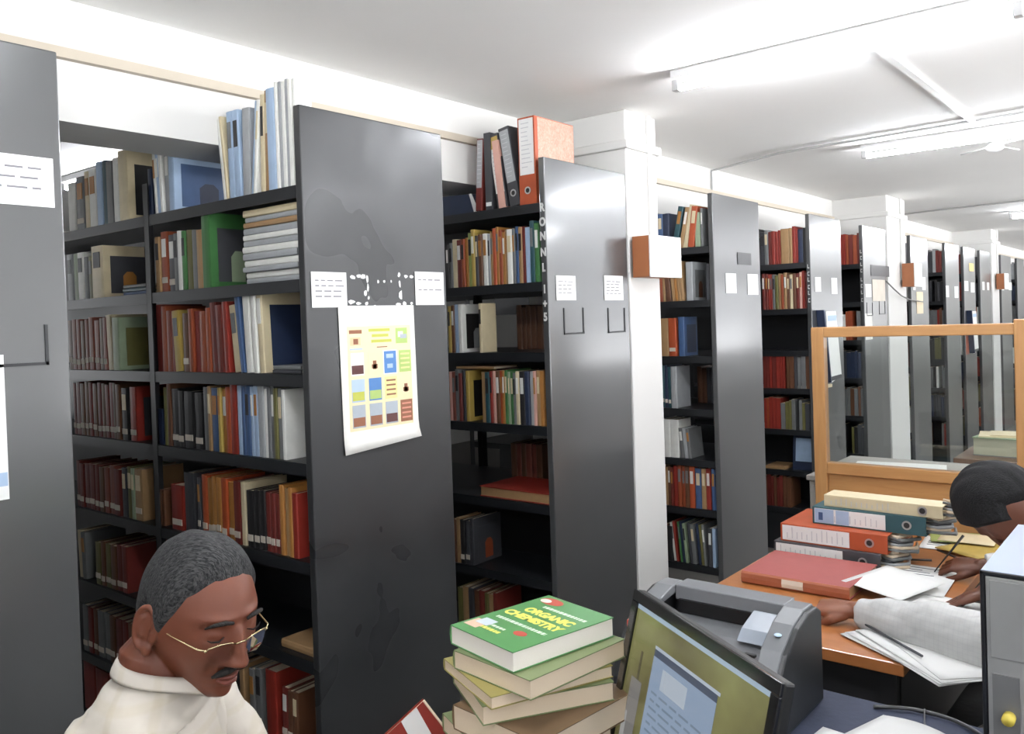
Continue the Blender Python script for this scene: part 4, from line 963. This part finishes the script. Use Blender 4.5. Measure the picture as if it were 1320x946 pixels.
# ------------------------------------------------------------------ people
def head_points(nu=160, nv=110, hair=0.0, seed=1, hairline=None):
    """face +X, left +Y, up +Z, metres; hair>0 builds the hair cap (hidden inside the head off the scalp)"""
    th = np.linspace(0, PI, nv+1)[:, None]; ph = np.linspace(0, 2*PI, nu, endpoint=False)[None, :]
    dx = np.sin(th)*np.cos(ph); dy = np.sin(th)*np.sin(ph); dz = np.cos(th)+0*ph
    x = dx*.097; y = dy*.077; z = dz*.116
    low = np.clip(-z/.116, 0, 1)
    y = y*(1-.28*low**1.6); z = z-.008*np.clip((low-.5)*2, 0, 1)
    x = np.where(x < 0, x*(1-.42*low**1.3), x*(1+.75*low**4))
    up = np.clip(z/.116, 0, 1)
    x = x*(1+.03*up); x = np.where(x > 0, x*(1-.07*up**2), x*1.04)
    def G(cy, cz, sy, sz): return np.exp(-((np.abs(y)-cy)/sy)**2-((z-cz)/sz)**2)
    fr = np.clip((dx-.15)/.4, 0, 1)
    d = 0
    t_ = np.clip((.018-z)/.056, 0, 1)                            # along the nose, bridge to tip
    nose = np.where((z < .024) & (z > -.046), .006+.022*t_**1.2, 0)*np.clip((.024-z)/.012, 0, 1)*np.clip((z+.046)/.006, 0, 1)
    d = d+nose*np.exp(-(y/(.0085+.006*t_))**2)
    d = d+.009*G(.014, -.036, .0075, .007)
    d = d-.011*G(.032, .010, .017, .011)+.0065*G(.032, .008, .012, .0065)-.002*G(.032, .000, .013, .0018)
    d = d+.0055*G(.030, .030, .024, .007)
    d = d+.006*G(.0, -.062, .022, .006)+.007*G(.0, -.076, .018, .0055)-.005*G(0, -.069, .024, .0018)
    d = d+.009*G(0, -.102, .022, .013)+.004*G(.045, -.03, .018, .018)-.003*G(.03, -.048, .006, .014)
    x = x+d*fr
    if hair > 0:
        az = np.degrees(np.arctan2(np.abs(dy), dx))
        hl = np.interp(az, [0, 25, 42, 58, 72, 84, 92, 105, 120, 150, 180], hairline or [.070, .070, .060, .046, .010, -.022, .0, .012, -.040, -.078, -.085])
        zn = z
        m = np.clip((zn-hl)/.028, 0, 1)
        rng = np.random.RandomState(seed)
        w = np.zeros_like(x)
        for k in range(26):
            f = rng.uniform(60, 190); a = rng.uniform(-.5, .5); p0 = rng.uniform(0, 6)
            w += np.sin((y*math.cos(a)*1.3+z*.45*math.sin(a)+x*.25)*f+p0)
        w = w/26*4
        r = 1+(hair*m*(1+.15*w)-.006*(1-m))/.1
        x, y, z = x*r, y*r, z*r
    return x, y, z
def add_grid(mb, x, y, z, m, T):
    nv, nu = x.shape; vs = [Vector((float(x[i, j]), float(y[i, j]), float(z[i, j]))) for i in range(1, nv-1) for j in range(nu)]
    vs += [Vector((0, 0, float(z[0].mean()))), Vector((0, 0, float(z[-1].mean())))]
    fs = []; n = nv-2
    for i in range(n-1):
        for j in range(nu): fs.append((i*nu+j, (i+1)*nu+j, (i+1)*nu+(j+1) % nu, i*nu+(j+1) % nu))
    for j in range(nu): fs.append((n*nu, j, (j+1) % nu)); fs.append((n*nu+1, (n-1)*nu+(j+1) % nu, (n-1)*nu+j))
    mb.add(vs, fs, m, True, T)
def skin_mat(name, c, c2):
    m = mat(name, c, .45, var=.10, scale=30, bump=.05, spec=.4)
    b = m.node_tree.nodes['Principled BSDF']; b.inputs['Subsurface Weight'].default_value = .12; b.inputs['Subsurface Radius'].default_value = (.012, .005, .003); b.inputs['Subsurface Scale'].default_value = 1
    return m
def hair_mat(name, dark, light, k=.5):
    m = bpy.data.materials.new(name); m.use_nodes = True; nt = m.node_tree; b = nt.nodes['Principled BSDF']; b.inputs['Roughness'].default_value = .75; b.inputs['Specular IOR Level'].default_value = .25
    tc = nt.nodes.new('ShaderNodeTexCoord'); mp = nt.nodes.new('ShaderNodeMapping'); mp.inputs['Scale'].default_value = (110, 620, 170)
    nz = nt.nodes.new('ShaderNodeTexNoise'); nz.inputs['Scale'].default_value = 1.0; nz.inputs['Detail'].default_value = 5; nz.inputs['Distortion'].default_value = .8
    nt.links.new(tc.outputs['Object'], mp.inputs[0]); nt.links.new(mp.outputs[0], nz.inputs[0])
    rp = nt.nodes.new('ShaderNodeValToRGB'); rp.color_ramp.elements[0].position = .38; rp.color_ramp.elements[0].color = rgb(dark); rp.color_ramp.elements[1].position = .68; rp.color_ramp.elements[1].color = rgb(light)
    nt.links.new(nz.outputs['Fac'], rp.inputs[0]); nt.links.new(rp.outputs[0], b.inputs['Base Color'])
    bp = nt.nodes.new('ShaderNodeBump'); bp.inputs['Strength'].default_value = .6; bp.inputs['Distance'].default_value = .003; nt.links.new(nz.outputs['Fac'], bp.inputs['Height']); nt.links.new(bp.outputs['Normal'], b.inputs['Normal'])
    return m
def ears(mb, m, T):
    for s in (-1, 1):
        c = Vector((-.010, s*.079, -.006)); R = Euler((s*.10, 0, -s*.38))
        E = T @ Matrix.Translation(c) @ R.to_matrix().to_4x4()
        # flat shell, folded outer rim, inner ridge, small flap and lobe
        mb.ball((0, 0, 0), (.0185, .0045, .032), m, seg=16, T=E)
        rim = []
        for k in range(19):
            a = math.radians(-75+290*k/18); rim.append((-.0185*math.cos(a)*(1 if math.cos(a) > 0 else .85), s*.006, .032*math.sin(a)+.002))
        mb.tube(rim, [.0045]*17+[.0055, .006], m, seg=8, T=E)
        mb.tube([(-.007, s*.0055, .018), (-.011, s*.007, .004), (-.006, s*.0065, -.012)], .0032, m, seg=8, T=E)
        mb.ball((.012, s*.006, -.004), (.0045, .006, .008), m, seg=10, T=E)
        mb.ball((.004, s*.003, -.031), (.009, .006, .011), m, seg=12, T=E)
def hand(mb, wrist, dirv, back, thumb, curl, m, k=1.0, spread=1.0):
    X = Vector(dirv).normalized(); Z = Vector(back); Z = (Z-X*Z.dot(X)).normalized(); Y = Z.cross(X)*thumb
    T = Matrix((X, Y, Z)).transposed().to_4x4(); T.translation = Vector(wrist)
    mb.loft([((-.01,0,0),(0,.026*k,0),(0,0,.019*k)), ((.02*k,0,0),(0,.033*k,0),(0,0,.018*k)), ((.055*k,.0,0),(0,.040*k,0),(0,0,.016*k)), ((.088*k,0,-.001),(0,.038*k,0),(0,0,.011*k))], m, seg=18, T=T, power=2.5)
    for i, (y, L, r) in enumerate(((.029, .92, .0088), (.0105, 1.0, .0090), (-.009, .93, .0086), (-.027, .76, .0078))):
        p = Vector((.082, y, 0))*k; a = 0; sp = (y*1.6)*spread
        pts = [p-Vector((.012*k, 0, 0)), p.copy()]; rr = [r*k*.95, r*k]
        for j, seg in enumerate((.046, .029, .023)):
            a += math.radians(curl[j] if not isinstance(curl[j], (list, tuple)) else curl[j][i])
            p = p+Vector((math.cos(a)*math.cos(sp), math.sin(sp)*math.cos(a), -math.sin(a)))*seg*L*k; pts.append(p.copy()); rr.append(r*k*(1-.09*(j+1)))
        mb.tube(pts, rr, m, seg=10, T=T); mb.ball(pts[-1], rr[-1], m, seg=10, T=T)
        for q in (2, 3): mb.ball(pts[q], rr[q]*1.06, m, seg=10, T=T)
    tp = [Vector((.018, .020, -.006))*k, Vector((.048, .044, -.012))*k, Vector((.078, .050 if curl[0] < 50 else .036, -.022 if curl[0] < 50 else -.030))*k, Vector((.098, .048 if curl[0] < 50 else .014, -.028 if curl[0] < 50 else -.034))*k]
    mb.tube(tp, [.014*k, .0115*k, .010*k, .008*k], m, seg=10, T=T); mb.ball(tp[-1], .008*k, m, seg=10, T=T)
def limb(mb, pts, rr, m, seg=16):
    mb.tube(pts, rr, m, seg=seg)
    for p, r in zip(pts, rr): mb.ball(p, r, m, seg=seg)

def cloth_mat(name, c, line=None, sc=60):
    m = mat(name, c, .85, var=.05, scale=14, bump=.25)
    if line:
        nt = m.node_tree; b = nt.nodes['Principled BSDF']; tc = [q for q in nt.nodes if q.type == 'TEX_COORD'][0]; mx = [q for q in nt.nodes if q.type == 'MIX'][0]
        prev = mx.outputs[2]
        for ax in ('X', 'Z'):
            w = nt.nodes.new('ShaderNodeTexWave'); w.bands_direction = ax; w.inputs['Scale'].default_value = sc; w.inputs['Distortion'].default_value = .4
            r = nt.nodes.new('ShaderNodeValToRGB'); r.color_ramp.elements[0].position = .86; r.color_ramp.elements[1].position = .97
            r.color_ramp.elements[0].color = (0,0,0,1); r.color_ramp.elements[1].color = (.22,.22,.22,1)
            nt.links.new(tc.outputs['Object'], w.inputs[0]); nt.links.new(w.outputs['Fac'], r.inputs[0])
            k = nt.nodes.new('ShaderNodeMix'); k.data_type = 'RGBA'; k.inputs[7].default_value = rgb(line)
            nt.links.new(r.outputs[0], k.inputs[0]); nt.links.new(prev, k.inputs[6]); prev = k.outputs[2]
        nt.links.new(prev, b.inputs['Base Color'])
    return m

def person(label, O, yaw, headT_local, J, skin, hairm, shirtm, trouserm, hand_fn, voxel=.003, hairseed=1, hair=.009, hairline=None, headres=(160, 110), sleeve=.5, neckr=.054, torso=None, shvox=.005, slk=1.0, fold=.012):
    """J: joints in the person's own frame (x forward, y left, z up; origin on the floor below the hips)"""
    t = thing('person', label, 'person', O, (0, 0, yaw))
    b = MB(); hx, hy, hz = head_points(*headres); add_grid(b, hx, hy, hz, skin, headT_local)
    if hairseed != 5: ears(b, skin, headT_local)
    nb = Vector(J['neck']); hc = headT_local @ Vector((-.034, 0, -.045))
    b.tube([nb-Vector((0,0,.05)), nb, nb.lerp(hc, .5), hc], [neckr*1.25, neckr*1.08, neckr, neckr*.98], skin, seg=24)
    tr = torso or [((0,0,.46),.15,.11), ((0,0,.62),.145,.10), ((.01,0,.80),.165,.11), ((.03,0,.93),.175,.11), ((.045,0,1.0),.15,.085), ((.05,0,1.05),.08,.06)]
    b.loft([(c, (0, a-(.055 if i == len(tr)-2 else .025), 0), (d-.025, 0, 0)) for i, (c, a, d) in enumerate(tr)], skin, seg=28)
    for s in ('l', 'r'):
        sh, el, wr = [Vector(J[q+s]) for q in ('sh', 'el', 'wr')]
        limb(b, [sh, sh.lerp(el, .5), el, el.lerp(wr, .35), wr], [.036, .038, .034, .033, .025], skin)
        hp, kn, an = [Vector(J[q+s]) for q in ('hp', 'kn', 'an')]
        limb(b, [hp, kn, an], [.07, .05, .035], skin); b.ball(an+Vector((.06, 0, -.03)), (.12, .045, .035), skin)
    hand_fn(b, skin)
    body = organic(b, 'body', t, skin, voxel=voxel, smooth=2, factor=.4)
    # hair
    b = MB(); hx, hy, hz = head_points(headres[0], headres[1], hair=hair, seed=hairseed, hairline=hairline); add_grid(b, hx, hy, hz, hairm, headT_local); b.build('hair', t)
    # shirt
    b = MB(); tt = [(c, (0, a+.012, 0), (d+.014, 0, 0)) for c, a, d in tr[:-1]]
    b.loft(tt, shirtm, seg=32, power=2.2)
    c5 = Vector(tr[-2][0]); b.loft([(c5-Vector((0,0,.03)), (0, tr[-2][1], 0), (tr[-2][2]+.01, 0, 0)), (c5+Vector((.004, 0, .02)), (0, .115, 0), (.075, 0, 0)), (nb-Vector((0,0,.025)), (0, .075, 0), (.068, 0, 0))], shirtm, seg=32)
    for s in ('l', 'r'):
        sh, el, wr = [Vector(J[q+s]) for q in ('sh', 'el', 'wr')]; cu = el.lerp(wr, sleeve)
        limb(b, [sh+Vector((0,0,-.005)), sh.lerp(el, .5), el], [.066, .061, .055], shirtm)
        b.tube([el, el.lerp(cu, .5), cu], [.055*slk, .05*slk, .043], shirtm, seg=18)
        if slk > 1: b.ball(el, .055*slk, shirtm)
    shirt = organic(b, 'shirt', t, shirtm, voxel=shvox, smooth=5)
    tx = bpy.data.textures.new('folds', 'CLOUDS'); tx.noise_scale = .09
    md = shirt.modifiers.new('folds', 'DISPLACE'); md.texture = tx; md.strength = fold; md.mid_level = .5
    # collar: a folded band standing round the neck with two points
    b = MB(); n = 40; vs = []; fs = []
    for k in range(n+1):
        a = math.radians(14+332*k/n)          # starts at the front opening
        open_ = abs(k/n-.5)*2                 # 0 at nape, 1 at the front
        ca, sa = math.cos(a), math.sin(a)
        base = nb+Vector((.012, 0, -.018-.034*open_**2))
        r1, r2 = .066+.006*open_, .062+.010*open_
        top = base+Vector((ca*r2*1.02, sa*r2, .040-.006*open_))
        low = base+Vector((ca*(r1+.016), sa*(r1+.014), .004-.020*open_**6))
        inn = base+Vector((ca*(r1-.004), sa*(r1-.004), .0))
        vs += [inn, top, low]
    for k in range(n): fs += [(3*k, 3*k+1, 3*k+4, 3*k+3), (3*k+1, 3*k+2, 3*k+5, 3*k+4)]
    b.add(vs, fs, shirtm, True); c = b.build('collar', t); md = c.modifiers.new('s', 'SOLIDIFY'); md.thickness = .0025; md = c.modifiers.new('ss', 'SUBSURF'); md.levels = 1; md.render_levels = 1
    # trousers
    b = MB(); b.loft([((-.02,0,.42), (0,.17,0), (.13,0,0)), ((0,0,.50), (0,.17,0), (.13,0,0)), ((0,0,.58), (0,.158,0), (.118,0,0))], trouserm, seg=24)
    for s in ('l', 'r'): limb(b, [Vector(J['hp'+s]), Vector(J['kn'+s]), Vector(J['an'+s])+Vector((0,0,.03))], [.095, .072, .055], trouserm)
    organic(b, 'trousers', t, trouserm, voxel=.01, smooth=3)
    return t
def headT(c, pitch, roll=0, yaw=0, k=1.0):
    return Matrix.Translation(c) @ Euler((roll, pitch, yaw), 'XYZ').to_matrix().to_4x4() @ Matrix.Scale(k, 4)

def office_chair(label, x, y, rz):
    t = thing('chair', label, 'chair', (x, y, 0), (0, 0, rz)); m = lt; s = mat('chair_seat_cloth', (50,42,40), .8)
    b = MB(); b.box((-.22, -.22, .36), (.22, .22, .405), s); b.build('seat', t, bevel=.01)
    b = MB(); b.box((-.262, -.2, .60), (-.235, .2, .86), s); b.build('backrest', t, bevel=.008)
    for sx in (-.2, .18):
        for sy in (-.2, .18): b = MB(); b.box((sx, sy, 0), (sx+.022, sy+.022, .36 if sx > 0 else .36), m); b.build('leg', t)
    for sy in (-.19, .17): b = MB(); b.tube([(-.215, sy+.01, .38), (-.255, sy+.01, .62)], .01, m); b.build('back_post', t)
    return t

# the man in front
SK1 = skin_mat('skin_warm_brown', (100,54,36), None)
HG = hair_mat('greying_hair', (20,20,22), (66,66,66))
SH1 = cloth_mat('cream_checked_shirt', (192,185,174), (172,160,128), 5)
TR = mat('dark_trousers', (40,40,46), .9)
yaw1 = math.radians(40)
HC = Vector((.135, 0, 1.215))
H1 = headT(HC, math.radians(13), math.radians(0), math.radians(-37), 1.06)
J1 = dict(neck=(.062,0,1.145), shl=(.04,.19,1.035), shr=(.04,-.19,1.035), ell=(.17,.24,.76), elr=(.17,-.24,.76), wrl=(.40,.13,.775), wrr=(.40,-.13,.775),
   hpl=(.02,.09,.50), hpr=(.02,-.09,.50), knl=(.42,.12,.52), knr=(.42,-.12,.52), anl=(.40,.12,.07), anr=(.40,-.12,.07))
def hands1(b, m):
    hand(b, J1['wrl'], (1, -.35, -.05), (0, 0, 1), -1, (15, 22, 15), m); hand(b, J1['wrr'], (1, .35, -.05), (0, 0, 1), 1, (15, 22, 15), m)
O1 = (.682, .660, -.015)
man = person('seated man with grey hair, moustache and glasses in cream shirt, looking down, bottom left', O1, yaw1, H1, J1, SK1, HG, SH1, TR, hands1, voxel=.0026, fold=.022, headres=(200, 140), sleeve=.95, torso=[((0,0,.46),.15,.11), ((0,0,.62),.145,.10), ((.01,0,.84),.165,.11), ((.03,0,.98),.18,.11), ((.045,0,1.065),.165,.085), ((.055,0,1.12),.08,.06)])
H1b = H1
DKH = hair_mat('dark_whiskers', (18,16,15), (46,42,40))
b = MB()
for s in (-1, 1):
    b.tube([(.0985, s*.001, -.0475), (.0985, s*.010, -.0485), (.0945, s*.020, -.0520), (.0865, s*.031, -.059)], [.0046, .0062, .0056, .0022], DKH, seg=10, T=H1b)
b.build('moustache', man)
LP = skin_mat('lip_brown', (104,52,42), None)
b = MB(); b.tube([(.081, -.020, -.0675), (.0895, -.008, -.0665), (.0905, 0, -.0675), (.0895, .008, -.0665), (.081, .020, -.0675)], [.0015,.0035,.0035,.0035,.0015], LP, seg=8, T=H1b); b.tube([(.081, -.018, -.0710), (.0885, -.008, -.0750), (.0895, 0, -.0755), (.0885, .008, -.0750), (.081, .018, -.0710)], [.0015,.0042,.0045,.0042,.0015], LP, seg=8, T=H1b)
b.build('lips', man)
for s in (-1, 1):
    b = MB(); b.tube([(.0985, s*.012, .026), (.0985, s*.026, .0305), (.093, s*.040, .029), (.084, s*.050, .023)], [.0025, .0036, .0032, .0012], DKH, seg=8, T=H1b); b.build('eyebrow', man)
    b = MB(); b.tube([(.0905, s*.020, .0035), (.0935, s*.030, .0005), (.0905, s*.041, .002), (.087, s*.046, .005)], [.0008, .0013, .0012, .0006], DKH, seg=6, T=H1b); b.build('eyelashes', man)
# spectacles
GO = mat('gilt_wire', (196,180,140), .22, .9)
lens = bpy.data.materials.new('spectacle_lens'); lens.use_nodes = True; nt = lens.node_tree
out = [q for q in nt.nodes if q.type == 'OUTPUT_MATERIAL'][0]; tr_ = nt.nodes.new('ShaderNodeBsdfTransparent'); tr_.inputs[0].default_value = (.93,.93,.91,1); gl = nt.nodes.new('ShaderNodeBsdfGlossy'); gl.inputs['Roughness'].default_value = .02
ms = nt.nodes.new('ShaderNodeMixShader'); fr = nt.nodes.new('ShaderNodeFresnel'); fr.inputs[0].default_value = 1.45
nt.links.new(fr.outputs[0], ms.inputs[0]); nt.links.new(tr_.outputs[0], ms.inputs[1]); nt.links.new(gl.outputs[0], ms.inputs[2]); nt.links.new(ms.outputs[0], out.inputs[0])
GT = H1b @ Matrix.Translation((-.012, 0, -.008)) @ Matrix.Diagonal((1, .90, .95, 1))
b = MB()
for s in (-1, 1):
    b.tube([(.117, s*.010, .004), (.118, s*.020, .009), (.115, s*.038, .010), (.109, s*.055, .006), (.107, s*.058, .001)], .0013, GO, seg=8, T=GT)
    b.tube([(.107, s*.058, .003), (.100, s*.068, .005), (.05, s*.080, .008), (.0, s*.083, .010), (-.02, s*.082, -.004)], .0013, GO, seg=8, T=GT)
    b.ball((.107, s*.059, .003), .0025, GO, seg=8, T=GT)
b.tube([(.117, -.010, .004), (.121, 0, .007), (.117, .010, .004)], .0013, GO, seg=8, T=GT)
gls = b.build('glasses', man)
for s in (-1, 1):
    b = MB(); pts = [(.117, .011, .003), (.118, .020, .0085), (.115, .038, .0095), (.109, .055, .0055), (.108, .056, -.008), (.110, .050, -.018), (.114, .036, -.023), (.117, .020, -.020), (.117, .012, -.010)]
    b.add([(x, s*y, z) for x, y, z in pts], [tuple(range(len(pts)))], lens, False, GT); b.build('lens', gls)
b = MB()
for k in range(5): c = Vector((.128+.0*k, 0, .98-.075*k)); b.tube([c, c+Vector((.006, 0, 0))], .0055, mat('shirt_button', (214,206,190), .4), seg=10)
b.build('button', man)
office_chair('dark chair on which the man in cream shirt sits', O1[0], O1[1], yaw1)

# the writer behind the tower, faces -x
SK2 = skin_mat('skin_dark_brown', (92,54,38), None)
HB = hair_mat('black_hair', (12,12,13), (34,34,36))
SH2 = cloth_mat('white_shirt', (214,214,212))
yaw2 = PI
O2 = (1.98, 2.95, 0)        # local x = O2.x - world x ; local y = O2.y - world y
H2 = headT((.40, -.0, 1.045), math.radians(78), 0, math.radians(-14), 1.12)
J2 = dict(neck=(.24,0,1.02), shl=(.17,.19,.94), shr=(.17,-.19,.94), ell=(.26,.24,.80), elr=(.30,-.24,.81), wrl=(.425,.145,.815), wrr=(.495,-.17,.80),
   hpl=(.02,.09,.50), hpr=(.02,-.09,.50), knl=(.36,.12,.50), knr=(.36,-.12,.50), anl=(.36,.12,.07), anr=(.36,-.12,.07))
def hands2(b, m):
    hand(b, J2['wrr'], (1, -.05, -.06), (0.1, .35, 1), 1, (28, 38, 25), m, k=1.0); hand(b, J2['wrl'], (.75, .30, -.35), (.3, 0, 1), -1, (8, 14, 10), m, k=.92)
t2 = [((0,0,.46),.15,.11), ((.02,0,.62),.145,.10), ((.08,0,.78),.165,.11), ((.14,0,.89),.175,.11), ((.18,0,.96),.15,.085), ((.21,0,1.0),.08,.06)]
wr = person('dark haired person bent over the desk writing, head down, partly behind computer tower', O2, yaw2, H2, J2, SK2, HB, SH2, TR, hands2, voxel=.0035, hairseed=5, hair=.018, hairline=[.05,.05,.03,.0,-.03,-.06,-.05,-.04,-.06,-.09,-.1], headres=(120, 84), torso=t2, sleeve=.93)
office_chair('dark chair under the writing person beside the desk', O2[0], O2[1], PI)

# third person: only the forearm comes into the picture
SK3 = skin_mat('skin_mid_brown', (122,74,52), None)
SH3 = cloth_mat('pale_striped_shirt', (188,188,186), (168,170,172), 26)
O3 = (2.22, 2.42, 0)
H3 = headT((.16, 0, 1.22), math.radians(25), 0, 0, 1.0)
# local x = O3.x - X, local y = O3.y - Y
J3 = dict(neck=(.10,0,1.06), shl=(.08,.185,.98), shr=(.08,-.185,.98), ell=(.08,.22,.80), elr=(.55,.03,.80), wrl=(.28,.08,.68), wrr=(.955,-.09,.79),
   hpl=(.02,.09,.50), hpr=(.02,-.09,.50), knl=(.36,.12,.52), knr=(.36,-.12,.52), anl=(.36,.12,.07), anr=(.36,-.12,.07))
def hands3(b, m):
    hand(b, J3['wrr'], (1, .10, -.05), (0, .15, 1), 1, (62, 80, 50), m, k=1.12); hand(b, J3['wrl'], (1, -.3, -.3), (0, 0, 1), -1, (15, 22, 15), m)
person('person mostly outside the right edge, forearm in pale striped sleeve, closed hand on desk', O3, PI, H3, J3, SK3, HB, SH3, TR, hands3, voxel=.0035, hairseed=8, headres=(100, 70), sleeve=.94, slk=1.45, fold=.022)
office_chair('dark chair at right, outside the photo', O3[0], O3[1], PI)
# ------------------------------------------------------------------ light
w = bpy.data.worlds.new('daylight'); scene.world = w; w.use_nodes = True
bg = w.node_tree.nodes['Background']; bg.inputs[1].default_value = 1.0
# daylight outside: pale sky above, bright lower half added to lift the ceiling
wt = w.node_tree; tc = wt.nodes.new('ShaderNodeTexCoord'); sx = wt.nodes.new('ShaderNodeSeparateXYZ'); rp = wt.nodes.new('ShaderNodeValToRGB')
mr = wt.nodes.new('ShaderNodeMapRange'); mr.inputs[1].default_value = -1; mr.inputs[2].default_value = 1
wt.links.new(tc.outputs['Generated'], sx.inputs[0]); wt.links.new(sx.outputs[2], mr.inputs[0]); wt.links.new(mr.outputs[0], rp.inputs[0])
rp.color_ramp.elements[0].position = .46; rp.color_ramp.elements[0].color = (.97, .98, 1.0, 1); rp.color_ramp.elements[1].position = .50; rp.color_ramp.elements[1].color = (.16, .165, .175, 1)
vm = wt.nodes.new('ShaderNodeVectorMath'); vm.operation = 'SCALE'; vm.inputs['Scale'].default_value = 8.6
wt.links.new(rp.outputs[0], vm.inputs[0]); wt.links.new(vm.outputs[0], bg.inputs[0])
vs_ = scene.view_settings; vs_.view_transform = 'Standard'; vs_.look = 'None'; vs_.exposure = 0.9; vs_.gamma = 1.0
vs_.use_curve_mapping = False
scene.cycles.max_bounces = 8; scene.cycles.diffuse_bounces = 4; scene.cycles.glossy_bounces = 4
scene.cycles.sample_clamp_indirect = 6
scene.cycles.use_denoising = True
